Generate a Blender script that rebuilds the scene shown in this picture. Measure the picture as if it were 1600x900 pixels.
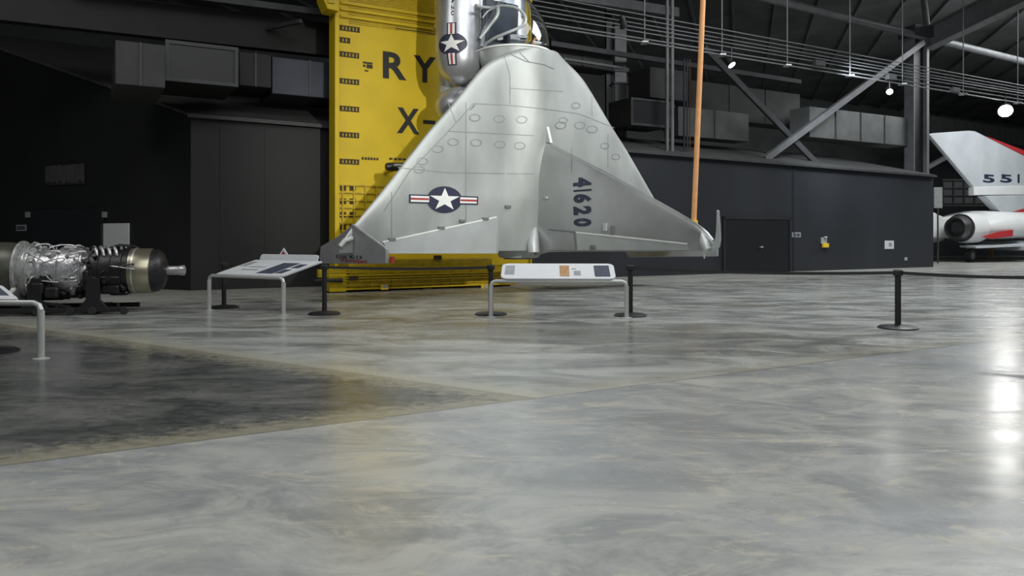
import bpy, bmesh, math, random
from mathutils import Vector, Matrix
R = math.radians
random.seed(7)
for o in list(bpy.data.objects): bpy.data.objects.remove(o)
SC = bpy.context.scene
COL = SC.collection

# ------------------------------------------------------------------ camera, world, light
CAMH, F, HY = 1.65, 1200.0, 370.0
cd = bpy.data.cameras.new('camera'); cam = bpy.data.objects.new('camera', cd); COL.objects.link(cam)
cam.location = (0, 0, CAMH); cam.rotation_euler = (R(90), 0, 0)
cd.sensor_width = 36; cd.lens = F / 1600 * 36; cd.shift_y = -(450 - HY) / 1600
cd.clip_start = .05; cd.clip_end = 400
SC.camera = cam
SC.view_settings.view_transform = 'Standard'; SC.view_settings.look = 'None'
SC.view_settings.gamma = 1; SC.view_settings.use_curve_mapping = False
SC.view_settings.exposure = 0.0
w = bpy.data.worlds.new('world'); SC.world = w; w.use_nodes = True
w.node_tree.nodes['Background'].inputs[0].default_value = (.80, .90, 1, 1)
w.node_tree.nodes['Background'].inputs[1].default_value = .075

def lamp(kind, name, loc, target, power, size=1, col=(1, .98, .94), spot=60, blend=.6, size_y=None):
    l = bpy.data.lights.new(name, kind); l.energy = power; l.color = col
    if kind == 'AREA':
        l.size = size
        if size_y: l.shape = 'RECTANGLE'; l.size_y = size_y
    if kind == 'SPOT': l.spot_size = R(spot); l.spot_blend = blend; l.shadow_soft_size = size
    if kind == 'POINT': l.shadow_soft_size = size
    o = bpy.data.objects.new(name, l); COL.objects.link(o); o.location = loc
    d = Vector(target) - Vector(loc); o.rotation_euler = d.to_track_quat('-Z', 'Y').to_euler()
    return o
lamp('SPOT', 'key_spot', (6.0, 2.0, 7.6), (-1.0, 23, 4.6), 10000, .14, spot=34, blend=.9)
lamp('AREA', 'overhead_front', (1, 6, 14), (1, 6.5, 0), 900, 9, (.95, .98, 1), size_y=7)
lamp('AREA', 'overhead_near', (3, -3, 12), (2.5, 0, 0), 1050, 9, (1, .99, .95), size_y=6)
lamp('AREA', 'overhead_right', (14, 22, 14.5), (13, 24, 0), 2400, 10, (.95, .98, 1), size_y=6)
lamp('AREA', 'overhead_far_right', (34, 44, 15), (30, 50, 0), 3500, 10, (.95, .98, 1))
lamp('AREA', 'added_fill_mid', (5, 15, 13.5), (5, 16, 0), 620, 7, (.97, .98, 1))  # fill added to brighten the floor between posts and wall
lamp('AREA', 'overhead_left', (-12, 11, 13), (-9, 15, 0), 430, 5, (1, .98, .95))
lamp('SPOT', 'building_spot', (15, 32.5, 9), (19, 39.6, 4.6), 2300, .3, (.85, .92, 1), spot=110, blend=1)

# ------------------------------------------------------------------ materials
def newmat(name):
    m = bpy.data.materials.new(name); m.use_nodes = True
    nt = m.node_tree; return m, nt, nt.nodes['Principled BSDF']
def mat(name, col, rough=.5, metal=0, var=.12, scale=4, bump=0, bscale=40, emit=None, estr=0, spec=.5, rvar=.0, stretch=None):
    m, nt, b = newmat(name)
    b.inputs['Roughness'].default_value = rough; b.inputs['Metallic'].default_value = metal
    b.inputs['Specular IOR Level'].default_value = spec
    tc = nt.nodes.new('ShaderNodeTexCoord'); n = nt.nodes.new('ShaderNodeTexNoise')
    n.inputs['Scale'].default_value = scale; n.inputs['Detail'].default_value = 6
    mp = nt.nodes.new('ShaderNodeMapping')
    if stretch: mp.inputs['Scale'].default_value = stretch
    nt.links.new(tc.outputs['Object'], mp.inputs[0]); nt.links.new(mp.outputs[0], n.inputs['Vector'])
    cr = nt.nodes.new('ShaderNodeValToRGB')
    c = Vector(col[:3])
    cr.color_ramp.elements[0].position = .3; cr.color_ramp.elements[1].position = .7
    cr.color_ramp.elements[0].color = (*(c * (1 - var)), 1)
    cr.color_ramp.elements[1].color = (*[min(1, v) for v in c * (1 + var)], 1)
    nt.links.new(n.outputs['Fac'], cr.inputs[0]); nt.links.new(cr.outputs[0], b.inputs['Base Color'])
    if rvar:
        mr = nt.nodes.new('ShaderNodeMapRange'); mr.inputs['From Min'].default_value = .3; mr.inputs['From Max'].default_value = .7
        mr.inputs['To Min'].default_value = rough - rvar; mr.inputs['To Max'].default_value = rough + rvar
        nt.links.new(n.outputs['Fac'], mr.inputs[0]); nt.links.new(mr.outputs[0], b.inputs['Roughness'])
    if bump:
        n2 = nt.nodes.new('ShaderNodeTexNoise'); n2.inputs['Scale'].default_value = bscale
        bp = nt.nodes.new('ShaderNodeBump'); bp.inputs['Strength'].default_value = bump; bp.inputs['Distance'].default_value = .02
        nt.links.new(tc.outputs['Object'], n2.inputs['Vector']); nt.links.new(n2.outputs['Fac'], bp.inputs['Height'])
        nt.links.new(bp.outputs[0], b.inputs['Normal'])
    if emit:
        b.inputs['Emission Color'].default_value = (*emit, 1); b.inputs['Emission Strength'].default_value = estr
    return m
M = {}
M['alu'] = mat('brushed_aluminium', (.40, .425, .41), .43, .36, .18, .9, .08, 4, rvar=.07, stretch=(1, 1, .5))
M['alu_light'] = mat('aluminium_light', (.46, .49, .485), .45, .3, .06, 2, .05, 6)
M['alu_fin'] = mat('aluminium_fin', (.44, .455, .455), .36, .6, .16, .7, .10, 3, rvar=.06)
M['alu_polish'] = mat('polished_aluminium', (.56, .58, .60), .34, .7, .12, 2, .12, 5)
M['alu_tip'] = mat('tip_plate_grey', (.34, .34, .36), .45, .1, .12, 2)
M['seam'] = mat('panel_seam', (.16, .17, .17), .6, .3)
M['seam_soft'] = mat('panel_seam_soft', (.25, .265, .26), .55, .4)
M['navy'] = mat('navy_paint', (.022, .025, .055), .5)
M['white'] = mat('white_paint', (.74, .75, .72), .5, 0, .05)
M['red'] = mat('red_paint', (.36, .035, .04), .5)
M['yellow'] = mat('yellow_paint', (.66, .47, .002), .55, 0, .07, 1.2, .04, 12)
M['yellow_dark'] = mat('worn_yellow_paint', (.50, .36, .006), .5, 0, .2, 5, .05, 20)
M['blackletter'] = mat('black_letter_paint', (.012, .012, .01), .6)
M['slot'] = mat('ladder_slot_dark', (.05, .035, .008), .7, 0, .5, 14)
M['black'] = mat('black_satin', (.012, .012, .014), .45)
M['rubber'] = mat('black_rubber', (.02, .02, .021), .8)
M['bldg'] = mat('charcoal_wall_paint', (.024, .0265, .032), .45, 0, .22, .35, .03, 3, stretch=(1, 1, .5))
M['bldg_left'] = mat('left_wall_darkened', (.010, .0105, .0105), .6, 0, .2, .6)  # left part of the wall, light falloff put into its colour
M['bldg_door'] = mat('dark_door_paint', (.010, .0105, .012), .45, 0, .1)
M['roof'] = mat('grey_roof_sheet', (.075, .078, .075), .6, 0, .25, .8, stretch=(1, 6, 1))
M['steel'] = mat('grey_painted_steel', (.15, .155, .16), .5, .1, .15, 2)
M['steel_dark'] = mat('dark_steel', (.05, .052, .055), .55, .1, .2, 2)
M['duct'] = mat('galvanised_duct', (.115, .12, .115), .5, .3, .2, 1.2)
M['duct_dark'] = mat('dark_duct', (.042, .044, .042), .6, .2, .2, 1.2)
M['duct_blue'] = mat('blue_grey_duct', (.032, .036, .052), .5, .3, .2, 1.2)
M['duct_darker'] = mat('shadow_grey_duct', (.014, .015, .014), .6, .2, .2, 1.2)  # left ducts and header, shade against the key spill put into the colour
M['ceil'] = mat('dark_roof_deck', (.17, .175, .18), .7, 0, .35, .25)
M['farwall'] = mat('far_wall_paint', (.12, .125, .125), .7, 0, .2, .4)
M['lightpanel'] = mat('pale_wall_panel', (.30, .32, .31), .6)
M['orange'] = mat('orange_pole_paint', (.80, .40, .17), .5, 0, .08)
M['rust'] = mat('rusty_conduit', (.10, .045, .02), .6)
M['signwhite'] = mat('sign_white', (.66, .68, .70), .4, 0, .03)
M['signframe'] = mat('silver_frame_paint', (.50, .52, .50), .38, .3, .06)
M['signpic'] = mat('sign_dark_picture', (.06, .07, .10), .5, 0, .6, 30)
M['signtan'] = mat('sign_tan_picture', (.42, .25, .12), .5, 0, .5, 30)
M['signtext'] = mat('sign_grey_text', (.30, .31, .33), .5)
M['olive'] = mat('olive_grey_casing', (.085, .088, .070), .38, .3, .12, 2)
M['silver'] = mat('engine_silver', (.60, .60, .61), .35, .7, .25, 9, .5, 18)
M['enginegrey'] = mat('engine_cast_grey', (.42, .43, .42), .5, .4, .35, 12, .5, 20)
M['engineblack'] = mat('engine_black', (.02, .02, .021), .4, .2, .3, 8, .3, 20)
M['brass'] = mat('heat_tinted_steel', (.36, .34, .25), .32, .8, .12, 3)
M['nozzle'] = mat('burnt_nozzle_metal', (.13, .13, .13), .4, .8, .25, 5)
M['planewhite'] = mat('gloss_white_aircraft', (.68, .69, .68), .35, 0, .05, 1)
M['planegrey'] = mat('pale_grey_aircraft', (.50, .53, .55), .4, .1, .12, .5)
M['planered'] = mat('gloss_red_aircraft', (.42, .03, .035), .35)
M['gold'] = mat('yellow_fitting', (.8, .55, .04), .45)
M['lens'] = mat('lit_lamp_lens', (1, 1, 1), .4, emit=(1, .98, .9), estr=9)
M['lens_hot'] = mat('bright_lamp_lens', (1, 1, 1), .4, emit=(1, 1, .94), estr=30)
M['pilot'] = mat('cockpit_interior', (.02, .025, .04), .3, .2, .5, 4)
def glassmat():
    m, nt, b = newmat('canopy_glass')
    b.inputs['Base Color'].default_value = (.92, .96, .98, 1); b.inputs['Roughness'].default_value = .04
    b.inputs['Transmission Weight'].default_value = 1; b.inputs['IOR'].default_value = 1.12
    b.inputs['Coat Weight'].default_value = 1; b.inputs['Coat Roughness'].default_value = .05
    return m
M['glass'] = glassmat()

def floormat():
    m, nt, b = newmat('polished_concrete')
    N, L = nt.nodes, nt.links
    tc = N.new('ShaderNodeTexCoord')
    def noise(scale, detail, rough, stretch, dist=0, rot=0):
        mp = N.new('ShaderNodeMapping'); mp.inputs['Scale'].default_value = stretch; mp.inputs['Rotation'].default_value = (0, 0, rot)
        n = N.new('ShaderNodeTexNoise'); n.inputs['Scale'].default_value = scale; n.inputs['Detail'].default_value = detail
        n.inputs['Roughness'].default_value = rough; n.inputs['Distortion'].default_value = dist
        L.new(tc.outputs['Object'], mp.inputs[0]); L.new(mp.outputs[0], n.inputs['Vector']); return n.outputs['Fac']
    def sm(src, a, c, lo=0., hi=1.):
        n = N.new('ShaderNodeMapRange'); n.interpolation_type = 'SMOOTHSTEP'
        for k, v in (('From Min', a), ('From Max', c), ('To Min', lo), ('To Max', hi)): n.inputs[k].default_value = v
        L.new(src, n.inputs['Value']); return n.outputs[0]
    def math_(op, a, c, clamp=False):
        n = N.new('ShaderNodeMath'); n.operation = op; n.use_clamp = clamp
        for i, v in enumerate((a, c)):
            if isinstance(v, (int, float)): n.inputs[i].default_value = v
            else: L.new(v, n.inputs[i])
        return n.outputs[0]
    def mix(f, a, c):
        n = N.new('ShaderNodeMix'); n.data_type = 'RGBA'
        if isinstance(f, (int, float)): n.inputs[0].default_value = f
        else: L.new(f, n.inputs[0])
        for i, v in ((6, a), (7, c)):
            if isinstance(v, tuple): n.inputs[i].default_value = (*v, 1)
            else: L.new(v, n.inputs[i])
        return n.outputs[2]
    def dist(nx, ny, px, py):                     # signed distance to a joint line
        s = N.new('ShaderNodeVectorMath'); s.operation = 'SUBTRACT'; s.inputs[1].default_value = (px, py, 0)
        L.new(tc.outputs['Object'], s.inputs[0])
        d = N.new('ShaderNodeVectorMath'); d.operation = 'DOT_PRODUCT'; d.inputs[1].default_value = (nx, ny, 0)
        L.new(s.outputs[0], d.inputs[0]); return d.outputs['Value']
    JX, JY = .26, 7.86
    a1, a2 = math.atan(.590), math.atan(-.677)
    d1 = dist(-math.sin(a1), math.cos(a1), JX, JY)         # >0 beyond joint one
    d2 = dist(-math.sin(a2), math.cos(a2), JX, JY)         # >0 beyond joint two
    big = noise(.22, 4, .6, (1, 1, 1), .4); med = noise(.9, 8, .65, (.7, 1.5, 1), .8, .4)
    fine = noise(6, 10, .7, (1, 1.6, 1), .5); swirl = noise(1.1, 9, .68, (.75, 1.3, 1), 1.0, .5)
    near = mix(sm(swirl, .36, .62), (.215, .224, .222), (.385, .388, .36))
    near = mix(sm(big, .42, .62, 0, .55), near, (.25, .27, .285))
    near = mix(sm(noise(2.2, 10, .72, (.5, 1.4, 1), 1.8, .9), .52, .64, 0, .65), near, (.45, .425, .345))
    near = mix(sm(noise(1.0, 10, .72, (.8, 1.2, 1), 1.0, -.4), .52, .68, 0, .6), near, (.175, .185, .20))
    back = mix(sm(med, .33, .62), (.16, .17, .164), (.37, .38, .36))
    back = mix(sm(noise(.5, 5, .6, (1, 1.4, 1), 1, .3), .56, .70, 0, .45), back, (.19, .155, .075))
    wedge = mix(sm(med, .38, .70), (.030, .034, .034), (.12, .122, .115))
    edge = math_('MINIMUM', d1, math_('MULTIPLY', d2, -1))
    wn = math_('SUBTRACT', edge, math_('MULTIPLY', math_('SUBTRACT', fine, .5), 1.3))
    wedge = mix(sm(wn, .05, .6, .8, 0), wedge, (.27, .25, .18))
    back = mix(sm(math_('ABSOLUTE', math_('SUBTRACT', d2, .08), 0), .06, .28, .8, 0), back, (.36, .36, .29))
    e2 = math_('MINIMUM', math_('SUBTRACT', d1, 0), d2)
    back = mix(sm(math_('SUBTRACT', e2, math_('MULTIPLY', math_('SUBTRACT', fine, .5), 1.3)), .1, .7, .55, 0), back, (.33, .32, .26))
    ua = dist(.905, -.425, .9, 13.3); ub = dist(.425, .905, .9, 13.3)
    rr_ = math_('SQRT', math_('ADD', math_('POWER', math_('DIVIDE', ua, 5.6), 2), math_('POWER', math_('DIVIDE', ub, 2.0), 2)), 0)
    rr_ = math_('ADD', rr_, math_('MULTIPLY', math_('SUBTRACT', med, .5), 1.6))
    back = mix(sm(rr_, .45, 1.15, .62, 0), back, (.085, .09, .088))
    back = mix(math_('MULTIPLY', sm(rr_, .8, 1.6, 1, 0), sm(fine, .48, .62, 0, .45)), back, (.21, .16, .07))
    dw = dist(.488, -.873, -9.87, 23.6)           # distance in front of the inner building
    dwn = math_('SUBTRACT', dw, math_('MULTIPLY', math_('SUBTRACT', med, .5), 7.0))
    back = mix(sm(dwn, 2.5, 6.0, .9, 0), back, (.52, .52, .47))  # unstained strip by the building, extra light put into its colour
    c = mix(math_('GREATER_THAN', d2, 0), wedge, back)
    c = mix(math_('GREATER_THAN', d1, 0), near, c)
    j1 = math_('LESS_THAN', math_('ABSOLUTE', d1, 0), .011)
    c = mix(math_('MULTIPLY', j1, .75), c, (.05, .05, .045))
    c = mix(sm(fine, .3, .75, 0, .16), c, (.45, .45, .42))
    L.new(c, b.inputs['Base Color'])
    L.new(sm(med, .3, .7, .17, .30), b.inputs['Roughness'])
    b.inputs['Specular IOR Level'].default_value = .42
    bp = N.new('ShaderNodeBump'); bp.inputs['Strength'].default_value = .035; bp.inputs['Distance'].default_value = .01
    L.new(noise(3.0, 5, .6, (1, 1, 1)), bp.inputs['Height']); L.new(bp.outputs[0], b.inputs['Normal'])
    return m
M['floor'] = floormat()

# ------------------------------------------------------------------ helpers
class Frame:
    def __init__(s, x, y, deg):
        s.o = Vector((x, y, 0)); s.a = R(deg); s.U = Vector((math.cos(s.a), math.sin(s.a), 0)); s.V = Vector((-math.sin(s.a), math.cos(s.a), 0))
    def ray(s, px, py): return Vector(((px - 800) / F, 1, -(py - HY) / F)), Vector((0, 0, CAMH))
    def hit(s, px, py, y=0):        # local (x, z) on local plane y = const
        r, c = s.ray(px, py); t = (y - (c - s.o).dot(s.V)) / r.dot(s.V); p = c + r * t
        return (p - s.o).dot(s.U), p.z
    def hitx(s, px, py, x=0):       # local (y, z) on local plane x = const
        r, c = s.ray(px, py); t = (x - (c - s.o).dot(s.U)) / r.dot(s.U); p = c + r * t
        return (p - s.o).dot(s.V), p.z
    def local(s, p): q = Vector(p) - s.o; return Vector((q.dot(s.U), q.dot(s.V), q.z))
def P(px, py, d): return Vector(((px - 800) * d / F, d, CAMH - (py - HY) * d / F))
def G(px, py): d = F * CAMH / (py - HY); return Vector(((px - 800) * d / F, d, 0))
def along(d0, px): return d0 / (1 - .558 * (px - 800) / F)

class MB:
    def __init__(s): s.v = []; s.f = []
    def add(s, vs, fs): n = len(s.v); s.v += [tuple(v) for v in vs]; s.f += [tuple(i + n for i in f) for f in fs]; return s
    def box(s, x0, x1, y0, y1, z0, z1):
        vs = [(x, y, z) for x in (x0, x1) for y in (y0, y1) for z in (z0, z1)]
        return s.add(vs, [(0, 1, 3, 2), (4, 6, 7, 5), (0, 4, 5, 1), (2, 3, 7, 6), (0, 2, 6, 4), (1, 5, 7, 3)])
    def hexa(s, b4, t4): return s.add(list(b4) + list(t4), [(3, 2, 1, 0), (4, 5, 6, 7), (0, 1, 5, 4), (1, 2, 6, 5), (2, 3, 7, 6), (3, 0, 4, 7)])
    def beam(s, p, q, w, h, up=(0, 0, 1)):
        p, q = Vector(p), Vector(q); d = (q - p).normalized(); r = d.cross(Vector(up)).normalized(); u = r.cross(d)
        c = [(-w, -h), (w, -h), (w, h), (-w, h)]
        return s.hexa([p + r * a / 2 + u * b / 2 for a, b in c], [q + r * a / 2 + u * b / 2 for a, b in c])
    def ibeam(s, p, q, w, h, t=.06, up=(0, 0, 1)):
        p, q = Vector(p), Vector(q); d = (q - p).normalized(); r = d.cross(Vector(up)).normalized(); u = r.cross(d)
        for k in (-1, 1): s.beam(p + u * k * (h - t) / 2, q + u * k * (h - t) / 2, w, t, up)
        return s.beam(p, q, t, h - 2 * t, up)
    def tube(s, pts, r, n=10, caps=True):
        pts = [Vector(p) for p in pts]; rs = r if isinstance(r, (list, tuple)) else [r] * len(pts)
        rings = []; ref = None
        for i, p in enumerate(pts):
            d = (pts[min(i + 1, len(pts) - 1)] - pts[max(i - 1, 0)]).normalized()
            if ref is None:
                ref = Vector((0, 0, 1)) if abs(d.z) < .9 else Vector((1, 0, 0))
            a = (ref - d * ref.dot(d)).normalized(); ref = a; b = d.cross(a)
            rings.append([p + (a * math.cos(2 * math.pi * k / n) + b * math.sin(2 * math.pi * k / n)) * rs[i] for k in range(n)])
        return s.loft(rings, caps)
    def loft(s, rings, caps=True):
        n = len(rings[0]); vs = [v for r in rings for v in r]; fs = []
        for i in range(len(rings) - 1):
            for k in range(n): fs.append((i * n + k, i * n + (k + 1) % n, (i + 1) * n + (k + 1) % n, (i + 1) * n + k))
        if caps: fs += [tuple(range(n))[::-1], tuple((len(rings) - 1) * n + k for k in range(n))]
        return s.add(vs, fs)
    def lathe(s, prof, c=(0, 0, 0), axis='z', n=32, sx=1, sy=1, caps=True):   # prof (radius, height)
        rings = []
        for r, h in prof:
            ring = []
            for k in range(n):
                t = 2 * math.pi * k / n; a, b = r * math.cos(t) * sx, r * math.sin(t) * sy
                v = {'z': (a, b, h), 'x': (h, a, b), 'y': (a, h, b)}[axis]
                ring.append((v[0] + c[0], v[1] + c[1], v[2] + c[2]))
            rings.append(ring)
        return s.loft(rings, caps)
    def prism(s, pts, off):     # polygon of 3-D points pushed by off
        off = Vector(off); n = len(pts); a = [Vector(p) for p in pts]; b = [p + off for p in a]
        return s.add(a + b, [tuple(range(n))[::-1], tuple(range(n, 2 * n))] + [(i, (i + 1) % n, n + (i + 1) % n, n + i) for i in range(n)])
    def build(s, name, m, parent=None, smooth=False, bevel=0, frame=None):
        me = bpy.data.meshes.new(name); me.from_pydata(s.v, [], s.f)
        bm = bmesh.new(); bm.from_mesh(me); bmesh.ops.recalc_face_normals(bm, faces=bm.faces)
        if smooth:
            for f in bm.faces: f.smooth = True
            for e in bm.edges:
                if len(e.link_faces) == 2 and e.calc_face_angle(0) > R(38): e.smooth = False
        bm.to_mesh(me); bm.free()
        me.materials.append(m)
        o = bpy.data.objects.new(name, me); COL.objects.link(o)
        if parent: o.parent = parent
        elif frame: o.location = frame.o; o.rotation_euler.z = frame.a
        if bevel:
            b = o.modifiers.new('bevel', 'BEVEL'); b.width = bevel; b.segments = 2; b.limit_method = 'ANGLE'
        return o
def tag(o, label=None, cat=None, group=None, kind=None):
    if label: o['label'] = label
    if cat: o['category'] = cat
    if group: o['group'] = group
    if kind: o['kind'] = kind
    return o
def empty(name, loc, rz=0, **k):
    o = bpy.data.objects.new(name, None); COL.objects.link(o); o.location = loc; o.rotation_euler.z = rz; o.empty_display_size = .3
    return tag(o, **k)
def struct(o): o['kind'] = 'structure'; return o
def smoothpts(pts, n=8):
    out = []; P_ = [Vector(p) for p in pts]
    for i in range(len(P_) - 1):
        p0, p1, p2, p3 = P_[max(i - 1, 0)], P_[i], P_[i + 1], P_[min(i + 2, len(P_) - 1)]
        for k in range(n):
            t = k / n
            out.append(.5 * ((2 * p1) + (p2 - p0) * t + (2 * p0 - 5 * p1 + 4 * p2 - p3) * t * t + (3 * p1 - p0 - 3 * p2 + p3) * t ** 3))
    return out + [P_[-1]]
def interp(tab, x):
    if x <= tab[0][0]: return tab[0][1]
    for (a, b), (c, d) in zip(tab, tab[1:]):
        if x <= c: return b + (d - b) * (x - a) / (c - a)
    return tab[-1][1]

def glyph_bm(text, weight=0.0, spacing=1.0):      # lettering as a flat bmesh in the unit square
    cu = bpy.data.curves.new('t', 'FONT'); cu.body = text; cu.offset = weight; cu.space_character = spacing; cu.resolution_u = 4
    o = bpy.data.objects.new('t', cu); COL.objects.link(o); bpy.context.view_layer.update()
    me = bpy.data.meshes.new_from_object(o.evaluated_get(bpy.context.evaluated_depsgraph_get()))
    bm = bmesh.new(); bm.from_mesh(me); bpy.data.objects.remove(o); bpy.data.curves.remove(cu); bpy.data.meshes.remove(me)
    xs = [v.co.x for v in bm.verts]; ys = [v.co.y for v in bm.verts]
    x0, x1, y0, y1 = min(xs), max(xs), min(ys), max(ys)
    for v in bm.verts: v.co = Vector(((v.co.x - x0) / (x1 - x0), (v.co.y - y0) / (y1 - y0), 0))
    return bm
def polys_bm(polys):
    bm = bmesh.new()
    for p in polys: bm.faces.new([bm.verts.new((a, b, 0)) for a, b in p])
    return bm
def decal(name, bm, mapper, m, parent, slices=0):
    if slices:
        for ax in (0, 1):
            for k in range(1, slices):
                t = k / slices; co = [0, 0, 0]; no = [0, 0, 0]; co[ax] = t; no[ax] = 1
                bmesh.ops.bisect_plane(bm, geom=bm.verts[:] + bm.edges[:] + bm.faces[:], plane_co=co, plane_no=no)
    bmesh.ops.triangulate(bm, faces=[f for f in bm.faces if len(f.verts) > 4])
    for v in bm.verts: v.co = Vector(mapper(v.co.x, v.co.y))
    me = bpy.data.meshes.new(name); bm.to_mesh(me); bm.free(); me.materials.append(m)
    o = bpy.data.objects.new(name, me); COL.objects.link(o); o.parent = parent
    return o
def circle(cx, cy, rx, ry, n=40): return [(cx + rx * math.cos(2 * math.pi * k / n), cy + ry * math.sin(2 * math.pi * k / n)) for k in range(n)]
def star(cx, cy, rx, ry, rot=0):
    return [(cx + rx * (1 if k % 2 == 0 else .382) * math.cos(math.pi / 2 + k * math.pi / 5 + rot), cy + ry * (1 if k % 2 == 0 else .382) * math.sin(math.pi / 2 + k * math.pi / 5 + rot)) for k in range(10)]
def insignia(parent, mapper, slices=0, vertical=False):
    """roundel with bars in the unit square; mapper(u, v, lift)"""
    def sw(polys): return [[(b, a) for a, b in p][::-1] for p in polys] if vertical else polys
    rr = .243
    blue = [[(0, .34), (.30, .34), (.30, .66), (0, .66)], [(.70, .34), (1, .34), (1, .66), (.70, .66)], circle(.5, .5, .255, .5)]
    e = .022
    wh = [[(e, .39), (.275, .39), (.275, .61), (e, .61)], [(.725, .39), (1 - e, .39), (1 - e, .61), (.725, .61)]]
    rd = [[(e, .465), (.27, .465), (.27, .535), (e, .535)], [(.73, .465), (1 - e, .465), (1 - e, .535), (.73, .535)]]
    o = decal('insignia', polys_bm(sw(blue)), lambda a, b: mapper(a, b, .012), M['navy'], parent, slices)
    for q_ in wh: decal('insignia_bar', polys_bm(sw([q_])), lambda a, b: mapper(a, b, .018), M['white'], o, slices)
    for q_ in rd: decal('insignia_stripe', polys_bm(sw([q_])), lambda a, b: mapper(a, b, .023), M['red'], o, slices)
    s = star(.5, .5, .225, .44) if not vertical else star(.5, .5, .44, .225)
    c = (.5, .5); tris = [[c, s[i], s[(i + 1) % 10]] for i in range(10)]
    decal('insignia_star', polys_bm(tris), lambda a, b: mapper(a, b, .018), M['white'], o, slices)
    return o

# ------------------------------------------------------------------ setting: floor, ceiling, far wall
b = MB(); b.add([(-60, -14, 0), (110, -14, 0), (110, 130, 0), (-60, 130, 0)], [(0, 1, 2, 3)])
b.box(-60, 110, -14, 130, -.3, -.02); struct(b.build('floor', M['floor']))
CZ = 16.0
b = MB(); b.box(-60, 120, -6, 130, CZ, CZ + .3)
dv = Vector((.30, 1, 0))
for k in range(-26, 34):        # roof deck ribs, slightly staggered in height
    p = Vector((k * 2.6 - 10, 12, CZ - .12)); b.beam(p, p + dv * 100, .14, .26)
struct(b.build('ceiling', M['ceil']))
D0W = 62
fw = Frame(0, D0W, 29.2)
b = MB(); b.box(-70, 110, 0, .4, 0, CZ)
struct(b.build('wall_back', M['farwall'], frame=fw))

for i, (a, c, w_) in enumerate((((1115, 620), (1290, 643), .014), ((1330, 562), (1640, 585), .014))):   # saw cuts
    p, q_ = G(*a), G(*c); n_ = (q_ - p).normalized(); n_ = Vector((-n_.y, n_.x, 0)) * w_ / 2; z_ = Vector((0, 0, .0008))
    o = MB().add([p - n_ + z_, p + n_ + z_, q_ + n_ + z_, q_ - n_ + z_], [(0, 1, 2, 3)]).build('trim_3', M['seam']); struct(o)
# inner exhibit building
A = Vector((-9.87, 23.6, 0)); BF = Frame(A.x, A.y, 29.2); LEN = 37.7
e = Vector((-.894, .447, 0)); el = BF.local(A + e); e_l = Vector((el.x, el.y, 0))
H0, H1 = 5.33, 4.93
SPL = 11.0; HS = H0 + (H1 - H0) * SPL / LEN
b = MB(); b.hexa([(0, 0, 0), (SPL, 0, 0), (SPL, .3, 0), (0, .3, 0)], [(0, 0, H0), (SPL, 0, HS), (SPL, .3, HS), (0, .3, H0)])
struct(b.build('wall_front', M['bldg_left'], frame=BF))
for px in (345, 415):       # butt joints of the darkened left panels
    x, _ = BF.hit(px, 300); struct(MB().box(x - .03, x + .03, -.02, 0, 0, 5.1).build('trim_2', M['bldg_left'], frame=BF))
b = MB(); b.hexa([(SPL, 0, 0), (LEN, 0, 0), (LEN, .3, 0), (SPL, .3, 0)], [(SPL, 0, HS), (LEN, 0, H1), (LEN, .3, H1), (SPL, .3, HS)])
for px in (1240, 1133, 1336, 1180):
    if px == 1240:
        x, _ = BF.hit(px, 300); b.box(x - .03, x + .03, -.03, 0, 0, 5.05)
struct(b.build('wall_front', M['bldg'], frame=BF))
SIDE = 13.0; RS = .32
q = e_l * SIDE; n_ = Vector((-e_l.y, e_l.x, 0)) * -.3
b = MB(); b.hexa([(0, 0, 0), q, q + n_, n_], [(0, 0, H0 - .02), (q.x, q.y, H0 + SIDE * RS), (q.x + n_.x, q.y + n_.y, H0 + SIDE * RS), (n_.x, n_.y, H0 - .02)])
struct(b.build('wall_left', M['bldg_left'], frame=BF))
# right end wall
b = MB(); b.hexa([(LEN - .3, .3, 0), (LEN, .3, 0), (LEN, 9, 0), (LEN - .3, 9, 0)], [(LEN - .3, .3, H1), (LEN, .3, H1), (LEN, 9, H1 + 1.5), (LEN - .3, 9, H1 + 1.5)])
struct(b.build('wall_right', M['bldg'], frame=BF))
def roofpiece(x0, x1, dep, rs, name):
    z0, z1 = H0 + (H1 - H0) * x0 / LEN, H0 + (H1 - H0) * x1 / LEN
    ov = e_l * -.12
    a = [Vector((x0, 0, z0)) + ov, Vector((x1, 0, z1)) + ov, Vector((x1, 0, z1 + dep * rs)) + e_l * dep, Vector((x0, 0, z0 + dep * rs)) + e_l * dep]
    b = MB(); b.hexa(a, [p + Vector((0, 0, .10)) for p in a])
    tag(b.build(name, M['roof'], frame=BF), kind='structure')
roofpiece(-.1, 14, SIDE, RS, 'roof')
roofpiece(14, LEN, 5.2, .24, 'roof')
b = MB(); b.beam((-.12, -.16, H0 + .02), (LEN, -.16, H1 + .02), .12, .10)
struct(b.build('trim_1', M['steel_dark'], frame=BF))
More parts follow.
